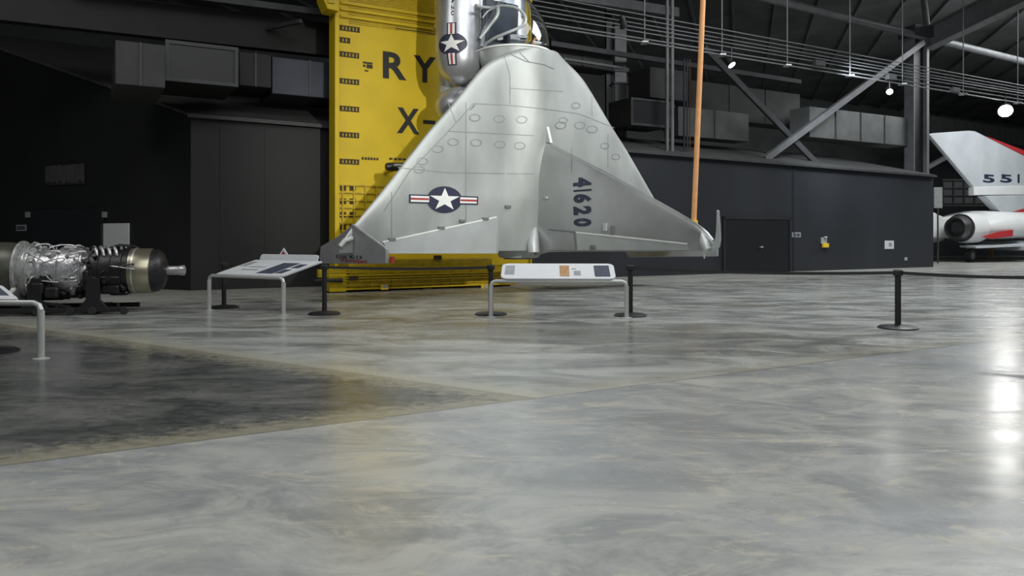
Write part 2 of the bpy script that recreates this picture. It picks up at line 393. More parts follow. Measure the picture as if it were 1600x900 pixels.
# door in the front wall
x0, z1 = BF.hit(1131, 342); x1, _ = BF.hit(1232, 342)
b = MB(); b.box(x0, x1, -.06, .0, .02, z1); d = struct(b.build('door_1', M['bldg_door'], frame=BF, bevel=.01))
b = MB(); b.box(x0 - .1, x0, -.09, 0, 0, z1 + .1).box(x1, x1 + .1, -.09, 0, 0, z1 + .1).box(x0 - .1, x1 + .1, -.09, 0, z1, z1 + .1)
f = struct(b.build('door_frame', M['bldg'], frame=BF))
hx, hz = BF.hit(1189, 386)
b = MB(); b.lathe([(.05, -.09), (.05, -.06)], (hx, 0, hz), 'y', 12); b.tube([(hx, -.1, hz), (hx, -.14, hz), (hx - .22, -.14, hz)], .02, 8)
b.build('door_handle', M['alu_light'], frame=BF, smooth=True)['kind'] = 'structure'
EF = Frame(A.x, A.y, 180 - math.degrees(math.atan2(.447, .894)))    # end wall frame (x runs left), so use hit on its plane
def endp(px, py, off=0):            # point on the end wall plane, world
    r = Vector(((px - 800) / F, 1, -(py - HY) / F)); nn = Vector((-.447, -.894, 0)); c = Vector((0, 0, CAMH))
    t = ((A + nn * off) - c).dot(nn) / r.dot(nn); return c + r * t
NN = Vector((-.447, -.894, 0))
def endbox(px0, py0, px1, py1, t, m, name, **k):
    a, c = endp(px0, (py0 + py1) / 2), endp(px1, (py0 + py1) / 2)
    za, zb = endp((px0 + px1) / 2, py0).z, endp((px0 + px1) / 2, py1).z
    a.z = c.z = max(0.02, zb); mid = (a + c) / 2
    h = za - a.z
    b = MB(); w2 = (c - a).length / 2; b.box(-w2, w2, -t, 0, 0, h)
    o = b.build(name, m, bevel=.008); o.location = mid + NN * .004; o.rotation_euler.z = math.atan2(-.447, .894)
    return o, w2, h
o, w2, h = endbox(50, 326, 164, 460, .05, M['bldg_door'], 'door_2'); struct(o)
for px in (45, 165):
    o, w2, h = endbox(px - 3, 331, px + 3, 340, .07, M['signtext'], 'door_hinge'); struct(o)
o, w2, h = endbox(26, 351, 42, 361, .02, M['signtext'], 'wall_sign'); tag(o, 'small grey sign on the black wall left of the dark door behind the engine', 'sign')
b = MB(); b.box(-w2 * .75, w2 * .75, -.03, -.02, h * .25, h * .75); b.build('sign_text', M['signpic'], o)
o, w2, h = endbox(160, 349, 203, 390, .05, M['signwhite'], 'wall_panel'); tag(o, 'plain white square board on the black wall above the engine', 'board')
# floor-length vent grille high on the left wall
o, w2, h = endbox(75, 257, 134, 289, .04, M['duct_dark'], 'wall_grille'); tag(o, 'rectangular grille with uneven pale slats high on the black left wall', 'grille')
k = -w2
while k < w2 - .05:
    hh = h * random.uniform(.78, .98); MB().box(k, k + .05, -.08, -.04, h - hh, h * random.uniform(.92, 1)).build('grille_slat', M['duct'], o); k += random.uniform(.08, .13)
o.location += NN * .01

def wallthing(name, px0, py0, px1, py1, t, m, label, cat, extra=None):
    x0, za = BF.hit(px0, (py0 + py1) / 2); x1, _ = BF.hit(px1, (py0 + py1) / 2)
    zt = BF.hit((px0 + px1) / 2, py0)[1]; zb = BF.hit((px0 + px1) / 2, py1)[1]
    wd, hh = (x1 - x0), zt - zb
    b = MB(); b.box(-wd / 2, wd / 2, -t, 0, 0, hh)
    o = b.build(name, m, bevel=.01)
    p = BF.o + BF.U * (x0 + x1) / 2 + BF.V * -.004; o.location = (p.x, p.y, zb); o.rotation_euler.z = BF.a
    tag(o, label, cat); 
    if extra: extra(o, wd, hh, t)
    return o
def ex_text(o, wd, hh, t):
    MB().box(-wd * .33, -wd * .05, -t - .008, -t, hh * .25, hh * .75).box(wd * .05, wd * .33, -t - .008, -t, hh * .25, hh * .75).build('sign_text', M['signpic'], o)
def ex_call(o, wd, hh, t):
    MB().box(-wd * .5, wd * .55, -t - .1, -t, -hh * .55, hh * .08).build('yellow_base', M['gold'], o)
    MB().lathe([(wd * .25, 0), (wd * .22, .05)], (0, -t - .06, hh), 'z', 10).build('beacon', M['signframe'], o)
def ex_rect(o, wd, hh, t):
    MB().box(-wd * .08, wd * .22, -t - .01, -t, hh * .3, hh * .75).build('sign_picture', M['signtext'], o)
wallthing('wall_sign', 1237, 363, 1251, 371, .02, M['signtext'], 'small grey rectangular sign beside the dark door on the charcoal wall', 'sign', ex_text)
wallthing('call_box', 1282, 371, 1290, 381, .08, M['signframe'], 'small white and yellow call box on the charcoal wall right of the door', 'call box', ex_call)
wallthing('wall_notice', 1382, 376, 1396, 389, .03, M['signwhite'], 'small white square notice near the right end of the charcoal wall', 'notice', ex_rect)
wallthing('power_outlet', 1413, 402, 1417, 407, .03, M['signframe'], 'tiny white outlet low on the charcoal wall near its right end', 'outlet')

# ------------------------------------------------------------------ hangar steelwork
def slantbeam(name, pts, w_, h_, m, label, cat, group=None, ib=False, tube=False):
    pts = [Vector(p) for p in pts]; mid = pts[0]
    b = MB(); loc = [p - mid for p in pts]
    if tube: b.tube(loc, w_ / 2, 12)
    else:
        for a, c in zip(loc, loc[1:]): (b.ibeam if ib else b.beam)(a, c, w_, h_)
    o = b.build(name, m, smooth=tube); o.location = mid; tag(o, label, cat, group); return o
# the big column behind the right end of the building
CF = Frame(*P(1438, 300, 44).xy, 20)
root = empty('steel_column', (CF.o.x, CF.o.y, 0), CF.a, label='tall grey steel column rising behind the right end of the charcoal building', cat='column')
HT = 13.6
MB().box(-.50, .50, .20, .26, 0, HT).build('web', M['black'], root)
MB().box(-.54, -.46, -.05, .62, 0, HT).build('flange', M['steel'], root)
MB().box(.44, .62, -.05, .62, 0, HT).build('flange', M['steel'], root)
MB().box(-.7, .8, -.3, .9, HT - .5, HT + .1).build('cap_plate', M['steel_dark'], root)
# mid column behind the aircraft
root = empty('steel_column', P(970, 370, 37).xy.to_3d(), R(15), label='grey steel column just right of the aircraft canopy, behind the charcoal building', cat='column')
HT2 = 11.8
MB().box(-.30, .30, 0, .1, 0, HT2).build('flange', M['steel'], root)
MB().box(-.62, -.32, .3, .5, 0, HT2 + 3).build('web', M['black'], root)
MB().box(-.4, .4, -.06, .2, 9.6, 9.8).box(-.4, .4, -.06, .2, 9.0, 9.1).build('clamp', M['steel_dark'], root)
# left dark columns
for px, d in ((1048, 33), (1056, 33)):
    p = P(px, 370, d); b = MB(); b.tube([(0, 0, 0), (0, 0, CZ - .4)], .085, 10)
    o = b.build('riser_pipe', M['steel'], smooth=True); o.location = (p.x, p.y + .75, .0)
    tag(o, 'left one of the twin grey riser pipes right of the steel column' if px == 1048 else 'right one of the twin grey riser pipes beside the orange pole', 'pipe', 'twin riser pipes')
for i, (px, mm, rr) in enumerate(((1069, 'duct_blue', .05), (1078, 'rust', .025), (1074, 'duct_dark', .04))):
    p = P(px, 370, 34.4); o = MB().tube([(0, 0, 0), (0, 0, 9.6)], rr, 8).build('conduit', M[mm], smooth=True); o.location = (p.x, p.y, 0)
    tag(o, ('thin blue grey vertical conduit left of the orange pole', 'thinnest rusty brown vertical conduit left of the orange pole', 'thin dark vertical conduit left of the orange pole')[i], 'conduit')
# braces
def on(d0, px, py): return P(px, py, along(d0, px))
slantbeam('cross_brace', [on(30.2, 1195, 249), on(30.2, 1442, 66)], .24, .30, M['steel'], 'long grey diagonal brace rising right towards the big column', 'brace', 'cross braces')
slantbeam('cross_brace', [on(30.7, 1100, 74), on(30.7, 1280, 260)], .16, .30, M['steel_dark'], 'grey diagonal brace falling to the right from near the orange pole', 'brace', 'cross braces')
o = slantbeam('tie_beam', [on(31, 1100, -26), on(31, 1445, 58), on(31, 1680, 116)], .42, .4, M['steel'], 'round grey steel tube running across the upper right to the column head', 'beam', tube=True)
slantbeam('roof_girder', [P(1448, 62, 44.5), P(1680, -52, 36)], .7, 1.25, M['steel'], 'deep grey roof girder climbing from the column head to the upper right', 'girder', ib=True)
slantbeam('roof_strut', [P(1451, 62, 44.6), P(1440, -30, 46)], .35, .35, M['steel'], 'short grey strut rising from the column head', 'strut', tube=True)
slantbeam('steel_beam', [on(33, 838, -14), on(33, 1058, 20)], .3, .44, M['steel'], 'grey horizontal beam at the top right of the canopy', 'beam')
slantbeam('steel_beam', [on(33.1, 860, 68), on(33.1, 1250, 128)], .18, .22, M['steel_dark'], 'thin dark beam crossing behind the twin pipes below the conduits', 'beam')
slantbeam('steel_beam', [on(33.1, 880, 92), on(33.1, 970, 106)], .14, .10, M['steel'], 'thin grey rail left of the steel column beside the wing', 'beam')
slantbeam('steel_beam', [on(33, 958, 198), on(33, 1040, 203)], .14, .10, M['steel'], 'thin grey rail low between steel column and twin pipes', 'beam')
# big left band beams
slantbeam('header_beam', [on(30, -60, -4), on(30, 530, 66)], .4, 1.1, M['duct_darker'], 'long dark grey header beam across the top left', 'beam')
slantbeam('header_beam', [on(29, 100, -30), on(29, 530, 24)], .3, .2, M['steel_dark'], 'thin dark beam above the long header at the top left', 'beam')
slantbeam('header_beam', [P(350, 60, 27), P(470, 33, 24)], .12, .12, M['steel_dark'], 'short dark slanting strut under the header beam at top left', 'strut')
# conduits bundle and hangers
D0C = 26
rows = [(-9, 137), (0, 141), (8, 145), (15, 148), (22, 152), (33, 157), (38, 163)]
for i, (ya, yb) in enumerate(rows):
    a, c = on(D0C + .12 * (i % 3), 832, ya), on(D0C + .12 * (i % 3), 1680, yb + 12)
    o = MB().tube([(0, 0, 0), c - a], .024 if i < 5 else .032, 8).build('ceiling_conduit', M['steel'], smooth=True); o.location = a
    tag(o, 'long grey conduit in the parallel bundle hung across the upper right, ' + ('topmost', 'second from top', 'third from top', 'fourth from top', 'fifth from top', 'second from bottom', 'lowest')[i], 'conduit', 'bundle of hung conduits')
xs_h = (1007, 1128, 1230, 1328, 1410, 1505, 1590)
for i, px in enumerate(xs_h):
    yb = 38 + (163 + 12 - 38) * (px - 832) / 848 * 1.0
    p = on(D0C + .1, px, yb)
    o = MB().tube([(0, 0, 0), (0, 0, CZ - .3 - p.z)], .028, 8).build('hanger_rod', M['steel'], smooth=True); o.location = p
    MB().box(-.12, .12, -.2, .2, -.04, .02).build('clamp', M['signframe'], o)
    tag(o, 'thin hanger rod holding the conduit bundle, ' + ('first from the left', 'second from the left', 'third from the left', 'fourth from the left', 'fifth from the left', 'second from the right', 'rightmost')[i], 'rod', 'hanger rods of the conduit bundle')
# spot lamps
def spotlamp(px, py, tilt, lens, power, label, r=.22, stem=.8):
    p = on(D0C, px, py)
    root = empty('spot_lamp', p, 0, label=label, cat='lamp', group='spot lamps under the conduit bundle')
    d = Vector(tilt).normalized()
    MB().tube([(0, 0, .1), (0, 0, stem)], .03, 8).build('stem', M['steel_dark'], root, True)
    MB().tube([-d * .42, -d * .3, -d * .05, d * .02], [r * .55, r * .8, r, r * 1.04], 18).build('lamp_housing', M['black'], root, True)
    MB().tube([d * .02, d * .04], [r * .93, r * .93], 18).build('lens', lens, root)
    if power:
        l = lamp('SPOT', 'lamp_light', p + d * .2, p + d * 5, power, .2, spot=110, blend=.8)
spotlamp(1143, 101, (.5, -.45, -.9), M['lens'], 0, 'spot lamp with a pale rim just right of the orange pole', .16, .7)
spotlamp(1390, 143, (-.3, -1, -.75), M['lens'], 40, 'small glowing spot lamp left of the big steel column', .15, .7)
spotlamp(1571, 173, (-.5, -1, -.75), M['lens_hot'], 420, 'brightest glowing spot lamp above the white tail fin', .36, .8)
spotlamp(975, 42, (.2, .3, -.7), M['black'], 0, 'dark unlit spot lamp at the top of the steel column', .14, .3)
for px, py, lb in ((1280, 99, 'small dark cable clamp box on the conduit bundle, left one'), (1492, 141, 'small dark cable clamp box on the conduit bundle near the white tail fin'), (1392, 121, 'small dark cable clamp box directly above the small glowing lamp')):
    p = on(D0C - .25, px, py); o = MB().box(-.3, .3, -.1, .1, -.12, .12).build('junction_box', M['steel_dark'], bevel=.02); o.location = p; o.rotation_euler.z = R(29); tag(o, lb, 'box')

# ducts on the building roof
def ductbox(px0, py0, px1, py1, d0, dep, m, label, seams=0, hollow=False, name='air_duct', slope=True):
    a, c = along(d0, px0), along(d0, px1)
    fr = Frame(P(px0, 0, a).x, a, 29.2); L = fr.hit(px1, 300)[0]
    zt = fr.hit(px0, py0)[1]; zb = fr.hit(px0, py1)[1]
    root = empty(name, (fr.o.x, fr.o.y, zb), fr.a, label=label, cat='duct')
    MB().box(0, L, 0, dep, 0, zt - zb).build('duct_body', m, root, bevel=.02)
    b = MB(); hgt = zt - zb
    if hollow:
        b.box(0, L, -.06, 0, 0, .1).box(0, L, -.06, 0, hgt - .1, hgt).box(0, .1, -.06, 0, .1, hgt - .1).box(L - .1, L, -.06, 0, .1, hgt - .1)
        MB().box(.1, L - .1, -.02, -.002, .1, hgt - .1).build('screen', M['black'], root)
    for k in range(seams): x = L * (k + 1) / (seams + 1); MB().box(x - .03, x + .03, -.04, 0, 0, hgt).build('seam_flange', M['steel_dark'], root)
    if b.v: b.build('seam_flange', M['steel_dark'], root)
    return root
ductbox(180, 62, 258, 131, 25.6, 3, M['duct_dark'], 'pale grey end section of the large duct at upper left', 1)
ductbox(258, 62, 372, 126, 26.6, 2.4, M['duct_darker'], 'dark screened duct opening above the left roof', 0, True)
ductbox(374, 80, 424, 133, 28.4, 2, M['duct_darker'], 'short dark duct section right of the screened opening', 1)
ductbox(425, 88, 540, 146, 28.6, 2, M['duct_blue'], 'blue grey duct running behind the yellow panel', 1)
ductbox(1265, 166, 1418, 214, 31.4, 1.3, M['duct'], 'long pale sheet metal duct above the charcoal building at right', 3)
ductbox(985, 152, 1046, 195, 30.8, 1.6, M['duct_dark'], 'dark screened box between steel column and twin pipes', 0, True)
ductbox(1016, 104, 1075, 152, 31.2, 1.6, M['duct_dark'], 'pale boxed duct above the screened box beside the twin pipes', 1)
ductbox(1080, 125, 1250, 182, 33.6, 1.2, M['duct_dark'], 'dim long duct behind the crossing braces', 2)
ductbox(862, 70, 958, 100, 33.6, 1, M['duct_dark'], 'dim duct left of the steel column behind the wing', 1)
ductbox(1060, 166, 1170, 212, 31.5, 1, M['duct'], 'grey duct behind the orange pole above the building', 1)
p = P(1466, 307, 48); o = MB().box(-.26, .26, 0, .1, 0, 1.3).build('hanging_panel', M['lightpanel']); o.location = P(1466, 324, 48)
o.location.z = P(1466, 325, 48).z; MB().tube([(0, .05, -o.location.z), (0, .05, 0)], .05, 8).build('post', M['steel_dark'], o)
tag(o, 'pale upright panel on a post just beyond the building corner', 'panel')
# far gridded window band
p = P(1478, 320, 66); b = MB(); 
for k in range(9): b.box(k * .9 - .05, k * .9 + .05, 0, .1, 0, 2.0)
for k in range(4): b.box(0, 7.2, -.02, .12, k * .66 - .04, k * .66 + .04)
o = b.build('window_1', M['steel_dark']); o.location = P(1474, 318, 66); struct(o)
o2 = MB().box(0, 7.2, .15, .25, -.2, 2.1).build('window_glazing', M['farwall'], o)
slantbeam('steel_beam', [P(1448, 262, 58), P(1510, 228, 60)], .3, .3, M['steel'], 'short grey diagonal beam between column and the white tail fin', 'beam')
b = MB(); b.beam(P(1455, 195, 70), P(1640, 222, 84), .3, 1.6); o = b.build('far_header', M['duct']); struct(o)

# ------------------------------------------------------------------ yellow trailer with upright panel
TF = Frame(-5.34, 22.5, 29.2)
PB = 1.5        # panel plane behind the base front
tr = empty('launch_trailer', (TF.o.x, TF.o.y, 0), TF.a, label='yellow launch trailer with a tall upright panel behind the silver aircraft', cat='trailer')
T0 = TF.hit(526, 200, PB)[0]; T1 = TF.hit(829, 10, PB)[0]
ZT = 13.0
Z_l = TF.hit(526, 392, PB)[1]
b = MB(); b.box(T0, T1, PB, PB + .45, .45, ZT)
pan = b.build('upright_panel', M['yellow'], tr, bevel=.02)
# left rail
MB().box(T0 - .10, T0 + .05, PB - .16, PB + .5, .45, ZT).build('side_rail', M['yellow'], tr, bevel=.02)
MB().box(T1 - .05, T1 + .02, PB - .08, PB + .5, .45, ZT).build('side_rail', M['yellow'], tr, bevel=.02)
# ladder slots
b = MB(); g = MB()
for py, wpx in ((43, 32), (62, 17), (84, 31), (126, 31), (169, 31), (210, 31), (252, 31)):
    xa, zc = TF.hit(530, py, PB); xb, _ = TF.hit(530 + wpx, py, PB)
    s_ = MB().box(xa, xb, PB - .010, PB + .004, zc - .085, zc + .075).build('ladder_slot', M['slot'], tr)
    t = MB(); x = xa + .1
    while x < xb - .08: t.box(x, x + .035, PB - .014, PB - .009, zc - .05, zc + .05); x += .11
    t.box(xa, xb, PB - .05, PB, zc + .075, zc + .10)
    t.build('slot_lip', M['yellow_dark'], s_)
# ribs on the upper part
for k, (ya, yb) in enumerate(((2, 14), (12, 26), (23, 45))):
    z0 = TF.hit(532, ya + 2, PB)[1]; xa = TF.hit(531, 20, PB)[0]; xb = TF.hit(682 - 3 * k, 20, PB)[0]
    MB().box(xa, xb, PB - .10 - .0 * k, PB, z0 - .05, z0 + .03).build('stiffener_rib', M['yellow'], tr, bevel=.008)
for k in range(26):
    z = TF.hit(600, 44, PB)[1] + k * .055
    if k % 1 == 0: MB().box(TF.hit(545, 20, PB)[0], TF.hit(679, 20, PB)[0], PB - .035, PB, z, z + .02).build('louvre', M['yellow_dark'], tr)
for k in range(3):
    z = TF.hit(665, 44 + 4 * k, PB)[1]; MB().box(TF.hit(618, 40, PB)[0], TF.hit(700, 20, PB)[0], PB - .03, PB, z, z + .025).build('louvre', M['slot'], tr)
# lower slatted section
xa = TF.hit(530, 330, PB)[0]; xb = TF.hit(600, 330, PB)[0]
zt = TF.hit(530, 289, PB)[1]; zb = TF.hit(530, 384, PB)[1]
for k in range(9):
    z = zb + (zt - zb) * k / 8; MB().box(xa, xb, PB - .06, PB, z - .02, z + .02).build('louvre', M['yellow_dark'], tr)
b = MB()
for k in range(4): x = xa + (xb - xa) * (k + .2) / 4; b.box(x, x + .05, PB - .07, PB, zb, zt)
b.build('grille_bar', M['yellow_dark'], tr)
for py in (293, 314, 335, 355):
    for px in (531, 546):
        x, z = TF.hit(px, py, PB); MB().box(x, x + .2, PB - .012, PB + .002, z - .1, z + .08).build('ladder_slot', M['slot'], tr)
# paint lettering
def trmap(px0, py0, px1, py1, lift=.012):
    xa, _ = TF.hit(px0, py0, PB); xb, _ = TF.hit(px1, py0, PB); c = (px0 + px1) / 2
    zt_, zb_ = TF.hit(c, py0, PB)[1], TF.hit(c, py1, PB)[1]
    return lambda u, v: (xa + (xb - xa) * u, PB - lift, zb_ + (zt_ - zb_) * v)
decal('letter', glyph_bm('R', .03), trmap(598, 82, 635, 124), M['blackletter'], tr)
decal('letter', glyph_bm('Y', .03), trmap(646, 88, 681, 129), M['blackletter'], tr)
decal('letter', glyph_bm('X', .03), trmap(620, 169, 655, 209), M['blackletter'], tr)
decal('letter', polys_bm([[(0, 0), (1, 0), (1, 1), (0, 1)]]), trmap(661, 188, 680, 194), M['blackletter'], tr)
m1 = trmap(567, 97, 582, 112)
decal('stencil_mark', polys_bm([[(0, .8), (1, .8), (1, 1), (0, 1)], [(.35, .35), (1, .35), (1, .75), (.35, .75)], [(0, .45), (.25, .45), (.25, .7), (0, .7)], [(.15, 0), (.55, 0), (.55, .15), (.15, .15)]]), m1, M['slot'], tr)
m1 = trmap(565, 246, 592, 250)
decal('stencil_mark', polys_bm([[(a, 0), (a + .12, 0), (a + .12, 1), (a, 1)] for a in (0, .17, .34, .51, .68, .85)]), m1, M['slot'], tr)
m1 = trmap(608, 247, 634, 250)
decal('stencil_mark', polys_bm([[(a, 0), (a + .2, 0), (a + .2, 1), (a, 1)] for a in (0, .27, .54, .8)]), m1, M['slot'], tr)
# top left bracket
p0 = TF.hit(497, 10, PB)[0]; zz = TF.hit(510, 22, PB)[1]
b = MB(); xA, xB = TF.hit(499, 10, PB - .3)[0], TF.hit(527, 10, PB - .3)[0]
b.prism([(xA, PB - .5, zz + 2.4), (xA + .05, PB - .5, zz + .35), (xA + .2, PB - .5, zz + .02), (xB, PB - .5, zz), (xB, PB - .5, zz + 2.4)], (0, .7, 0))
b.build('hinge_bracket', M['yellow'], tr, bevel=.03)
MB().box(xA - .05, xA + .12, PB - .56, PB - .5, zz + .35, zz + .5).box(xA + .2, xA + .4, PB - .56, PB - .5, zz + .2, zz + .9).build('bracket_bolt_plate', M['yellow_dark'], tr)
# base
BX0 = TF.hit(515, 458, 0)[0]; BX1 = TF.hit(806, 446, 0)[0]
b = MB(); b.box(BX0, BX1, 0, .75, .06, .52); base = b.build('trailer_base', M['yellow_dark'], tr, bevel=.03)
z2 = TF.hit(515, 419, 0)[1]
MB().box(BX0 - .02, BX0 + .5, -.04, .75, .03, z2).build('base_end_box', M['yellow'], tr, bevel=.03)
for z in (.10, .20, .34, .42, .50, .60, .68, z2 - .02):
    MB().box(BX0, BX1, -.06, .02, z - .018, z + .018).build('base_rail', M['yellow'] if z in (.10, .50) else M['yellow_dark'], tr)
MB().box(T0, BX1 - .75, .25, PB + .45, .5, z2 + .22).build('base_deck', M['yellow_dark'], tr, bevel=.02)
for k in range(9): x = BX0 + .6 + k * .66; MB().box(x, x + .05, -.03, .02, .1, z2).build('base_post', M['yellow_dark'], tr)
for px, mm in ((600, 'signframe'), (756, 'signframe')):
    x, z = TF.hit(px, 449, -.06); MB().box(x - .12, x + .12, -.14, -.06, z - .07, z + .09).build('tie_down_ring', M['gold'], tr, bevel=.02); MB().lathe([(.06, -.18), (.06, -.14)], (x + .02, 0, z + .04), 'y', 12).build('reflector', M['signframe'], tr)
x, z = TF.hit(552, 434, -.06); MB().box(x - .12, x + .14, -.10, -.05, z - .07, z + .06).build('recess', M['slot'], tr)
x, z = TF.hit(683, 402, .25); MB().box(x - .12, x + .14, .2, .25, z - .07, z + .06).build('recess', M['slot'], tr)
x, z = TF.hit(498, 428, 0)
MB().box(x + .02, BX0 + .1, .1, .3, z - .12, z + .12).build('hitch_bracket', M['yellow_dark'], tr, bevel=.02)
MB().tube([(x - .15, -.1, z - .18), (BX0 + .35, -.1, z - .2)], [.03, .07], 8).build('hitch_pin', M['black'], tr)
for x in (BX0 + .3, (BX0 + BX1) / 2, BX1 - .3):
    MB().box(x - .14, x + .14, .1, .7, 0, .08).build('foot', M['slot'], tr)
# bumper strut reaching from the panel to the wing
x, z = TF.hit(596, 262, .5); pa = Vector((x, PB - .6, z)); 
MB().tube([(x, .1, z), (x + .1, .1, z), (x + 1.9, .1, z + .06)], [.10, .13, .13], 14).build('bumper_strut', M['black'], tr, True)
MB().tube([(x + .2, -.03, z + .04), (x + 1.3, -.03, z + .08)], .05, 10).build('strut_sleeve', M['alu_light'], tr, True)
MB().tube([(x + .4, .1, z), (x + .5, PB, z - .05)], .07, 10).build('strut_mount', M['yellow_dark'], tr, True)

# ------------------------------------------------------------------ the tail-sitting delta aircraft (local x right wing, -y aircraft top, z nose)
AF = Frame(.70, 22.3, 35)
ac = empty('jet_aircraft', (AF.o.x, AF.o.y, 0), AF.a, label='silver delta wing jet standing vertically nose up in front of the yellow panel', cat='aircraft')
ed = [(530, 384), (545, 362), (575, 325), (607, 286), (640, 243), (670, 205), (700, 171), (722, 144), (742, 119), (756, 103), (772, 91), (790, 83), (806, 78)]
EW = sorted([(AF.hit(px, py)[1], -AF.hit(px, py)[0]) for px, py in ed])
ZB = AF.hit(700, 393)[1]; ZTOP = EW[-1][0]
def halfw(z): return interp(EW, z)
def nf(x, z):       # how far the upper skin stands towards the viewer
    W_ = max(halfw(z), .05); u = min(1, abs(x) / W_)
    t = (z - ZB) / (ZTOP - ZB)
    th = .17 * math.sqrt(max(0, 1 - u ** 5)) * min(1, .25 + 3 * t)
    bul = (.10 + .30 * min(1, max(0, t * 1.6))) * math.exp(-(x / .85) ** 2)
    return th + bul * math.sqrt(max(0, 1 - u ** 4))
zs = [ZB + (ZTOP - ZB) * k / 44 for k in range(45)]; NS = 40
rings = []
for z in zs:
    W_ = halfw(z); t = (z - ZB) / (ZTOP - ZB); fr, bk = [], []
    for k in range(NS + 1):
        u = -math.cos(math.pi * k / NS); x = u * W_
        fr.append((x, -nf(x, z), z)); bk.append((x, .15 * math.sqrt(max(0, 1 - abs(u) ** 5)) * min(1, .25 + 3 * t) + .02, z))
    rings.append(fr + bk[::-1][1:-1])
MB().loft(rings).build('wing', M['alu'], ac, True)
def skin(px, py, lift=.006):
    y = 0
    for _ in range(6): x, z = AF.hit(px, py, y); y = -nf(x, min(max(z, ZB), ZTOP)) - lift
    return Vector((x, y, z))
def seam(pts, wd, m, name, n=12, lift=.004, target=None):
    b = target or MB(); Q = []
    for (a, c) in zip(pts, pts[1:]):
        for k in range(n): Q.append((a[0] + (c[0] - a[0]) * k / n, a[1] + (c[1] - a[1]) * k / n))
    Q.append(pts[-1]); S = [skin(*q, lift) for q in Q]
    for s0, s1 in zip(S, S[1:]):
        d = (s1 - s0); d.y = 0
        if d.length < 1e-5: continue
        r = Vector((d.z, 0, -d.x)).normalized() * wd / 2
        b.add([s0 - r, s0 + r, s1 + r, s1 - r], [(0, 1, 2, 3)])
    return b
for pts in ([(740, 162), (800, 165), (850, 170), (905, 178), (960, 200)], [(740, 162), (696, 210), (640, 268), (600, 330)], [(728, 160), (728, 345)], [(612, 300), (612, 378)],
            [(788, 87), (797, 118), (797, 163)], [(797, 138), (880, 143)], [(622, 262), (700, 270), (835, 272)],
            [(700, 205), (835, 212)], [(925, 150), (925, 182)], [(950, 210), (950, 262)], [(700, 160), (712, 190)]):
    seam(pts, .022, None, '').build('skin_seam', M['seam_soft'], ac)
for pts in ([(796, 84), (822, 96), (850, 101), (866, 108)], [(812, 82), (828, 98)], [(742, 164), (735, 172)]): seam(pts, .026, None, '').build('antenna_wire', M['seam'], ac)
# oval access plates
def ovals(cs, rx, ry):
    for cx, cy in cs:
        b = MB(); N_ = 22
        O = [skin(cx + rx * math.cos(2 * math.pi * k / N_), cy + ry * math.sin(2 * math.pi * k / N_), .005) for k in range(N_)]
        I = [skin(cx + rx * .82 * math.cos(2 * math.pi * k / N_), cy + ry * .78 * math.sin(2 * math.pi * k / N_), .007) for k in range(N_)]
        b.add(O + I, [(k, (k + 1) % N_, N_ + (k + 1) % N_, N_ + k) for k in range(N_)])
        b.build('access_plate', M['seam_soft'], ac)
ovals([(742, 184), (780, 186), (815, 187), (876, 196), (906, 196), (925, 202), (708, 222), (744, 223), (781, 226), (812, 228), (684, 233), (655, 265), (660, 252)], 9, 6)
ovals([(900, 165), (880, 188), (945, 228), (962, 245)], 7, 5)
# wing marking
ca, cb = skin(639, 312), skin(747, 312); zt_, zb_ = skin(693, 291).z, skin(693, 333).z
def wmap(u, v, lift):
    x = ca.x + (cb.x - ca.x) * u; z = zb_ + (zt_ - zb_) * v; return (x, -nf(x, z) - lift, z)
insignia(ac, wmap, 10)
# elevon
def plate_on_skin(pts, m, name, lift, n=10, parent=ac):
    bm = bmesh.new(); L_ = [skin(*p, 0) for p in pts]
    xs = [p.x for p in L_]; zs_ = [p.z for p in L_]; x0, x1, z0, z1 = min(xs), max(xs), min(zs_), max(zs_)
    bm.faces.new([bm.verts.new(((p.x - x0) / (x1 - x0), (p.z - z0) / (z1 - z0), 0)) for p in L_])
    def mp(u, v): x = x0 + (x1 - x0) * u; z = z0 + (z1 - z0) * v; return (x, -nf(x, max(ZB, z)) - lift, z)
    o = decal(name, bm, mp, m, parent, n); s = o.modifiers.new('thickness', 'SOLIDIFY'); s.thickness = lift * .9; s.offset = 0; return o
o = plate_on_skin([(598, 379), (775, 340), (775, 396), (607, 396)], M['alu_light'], 'elevon', .035)
b = MB(); seam([(598, 378), (616, 374), (776, 339)], .035, None, '', lift=.045, target=b); b.build('hinge_line', M['white'], ac)
b = MB()
for px, py in ((690, 356), (723, 345), (759, 342), (613, 374), (794, 323)): q = skin(px, py, .05); b.box(q.x - .09, q.x + .09, q.y - .02, q.y + .05, q.z - .035, q.z + .035)
b.build('hinge_bracket', M['seam'], ac)
b = MB(); seam([(777, 336), (778, 396)], .03, None, '', lift=.006, target=b); b.build('skin_seam', M['alu_light'], ac)
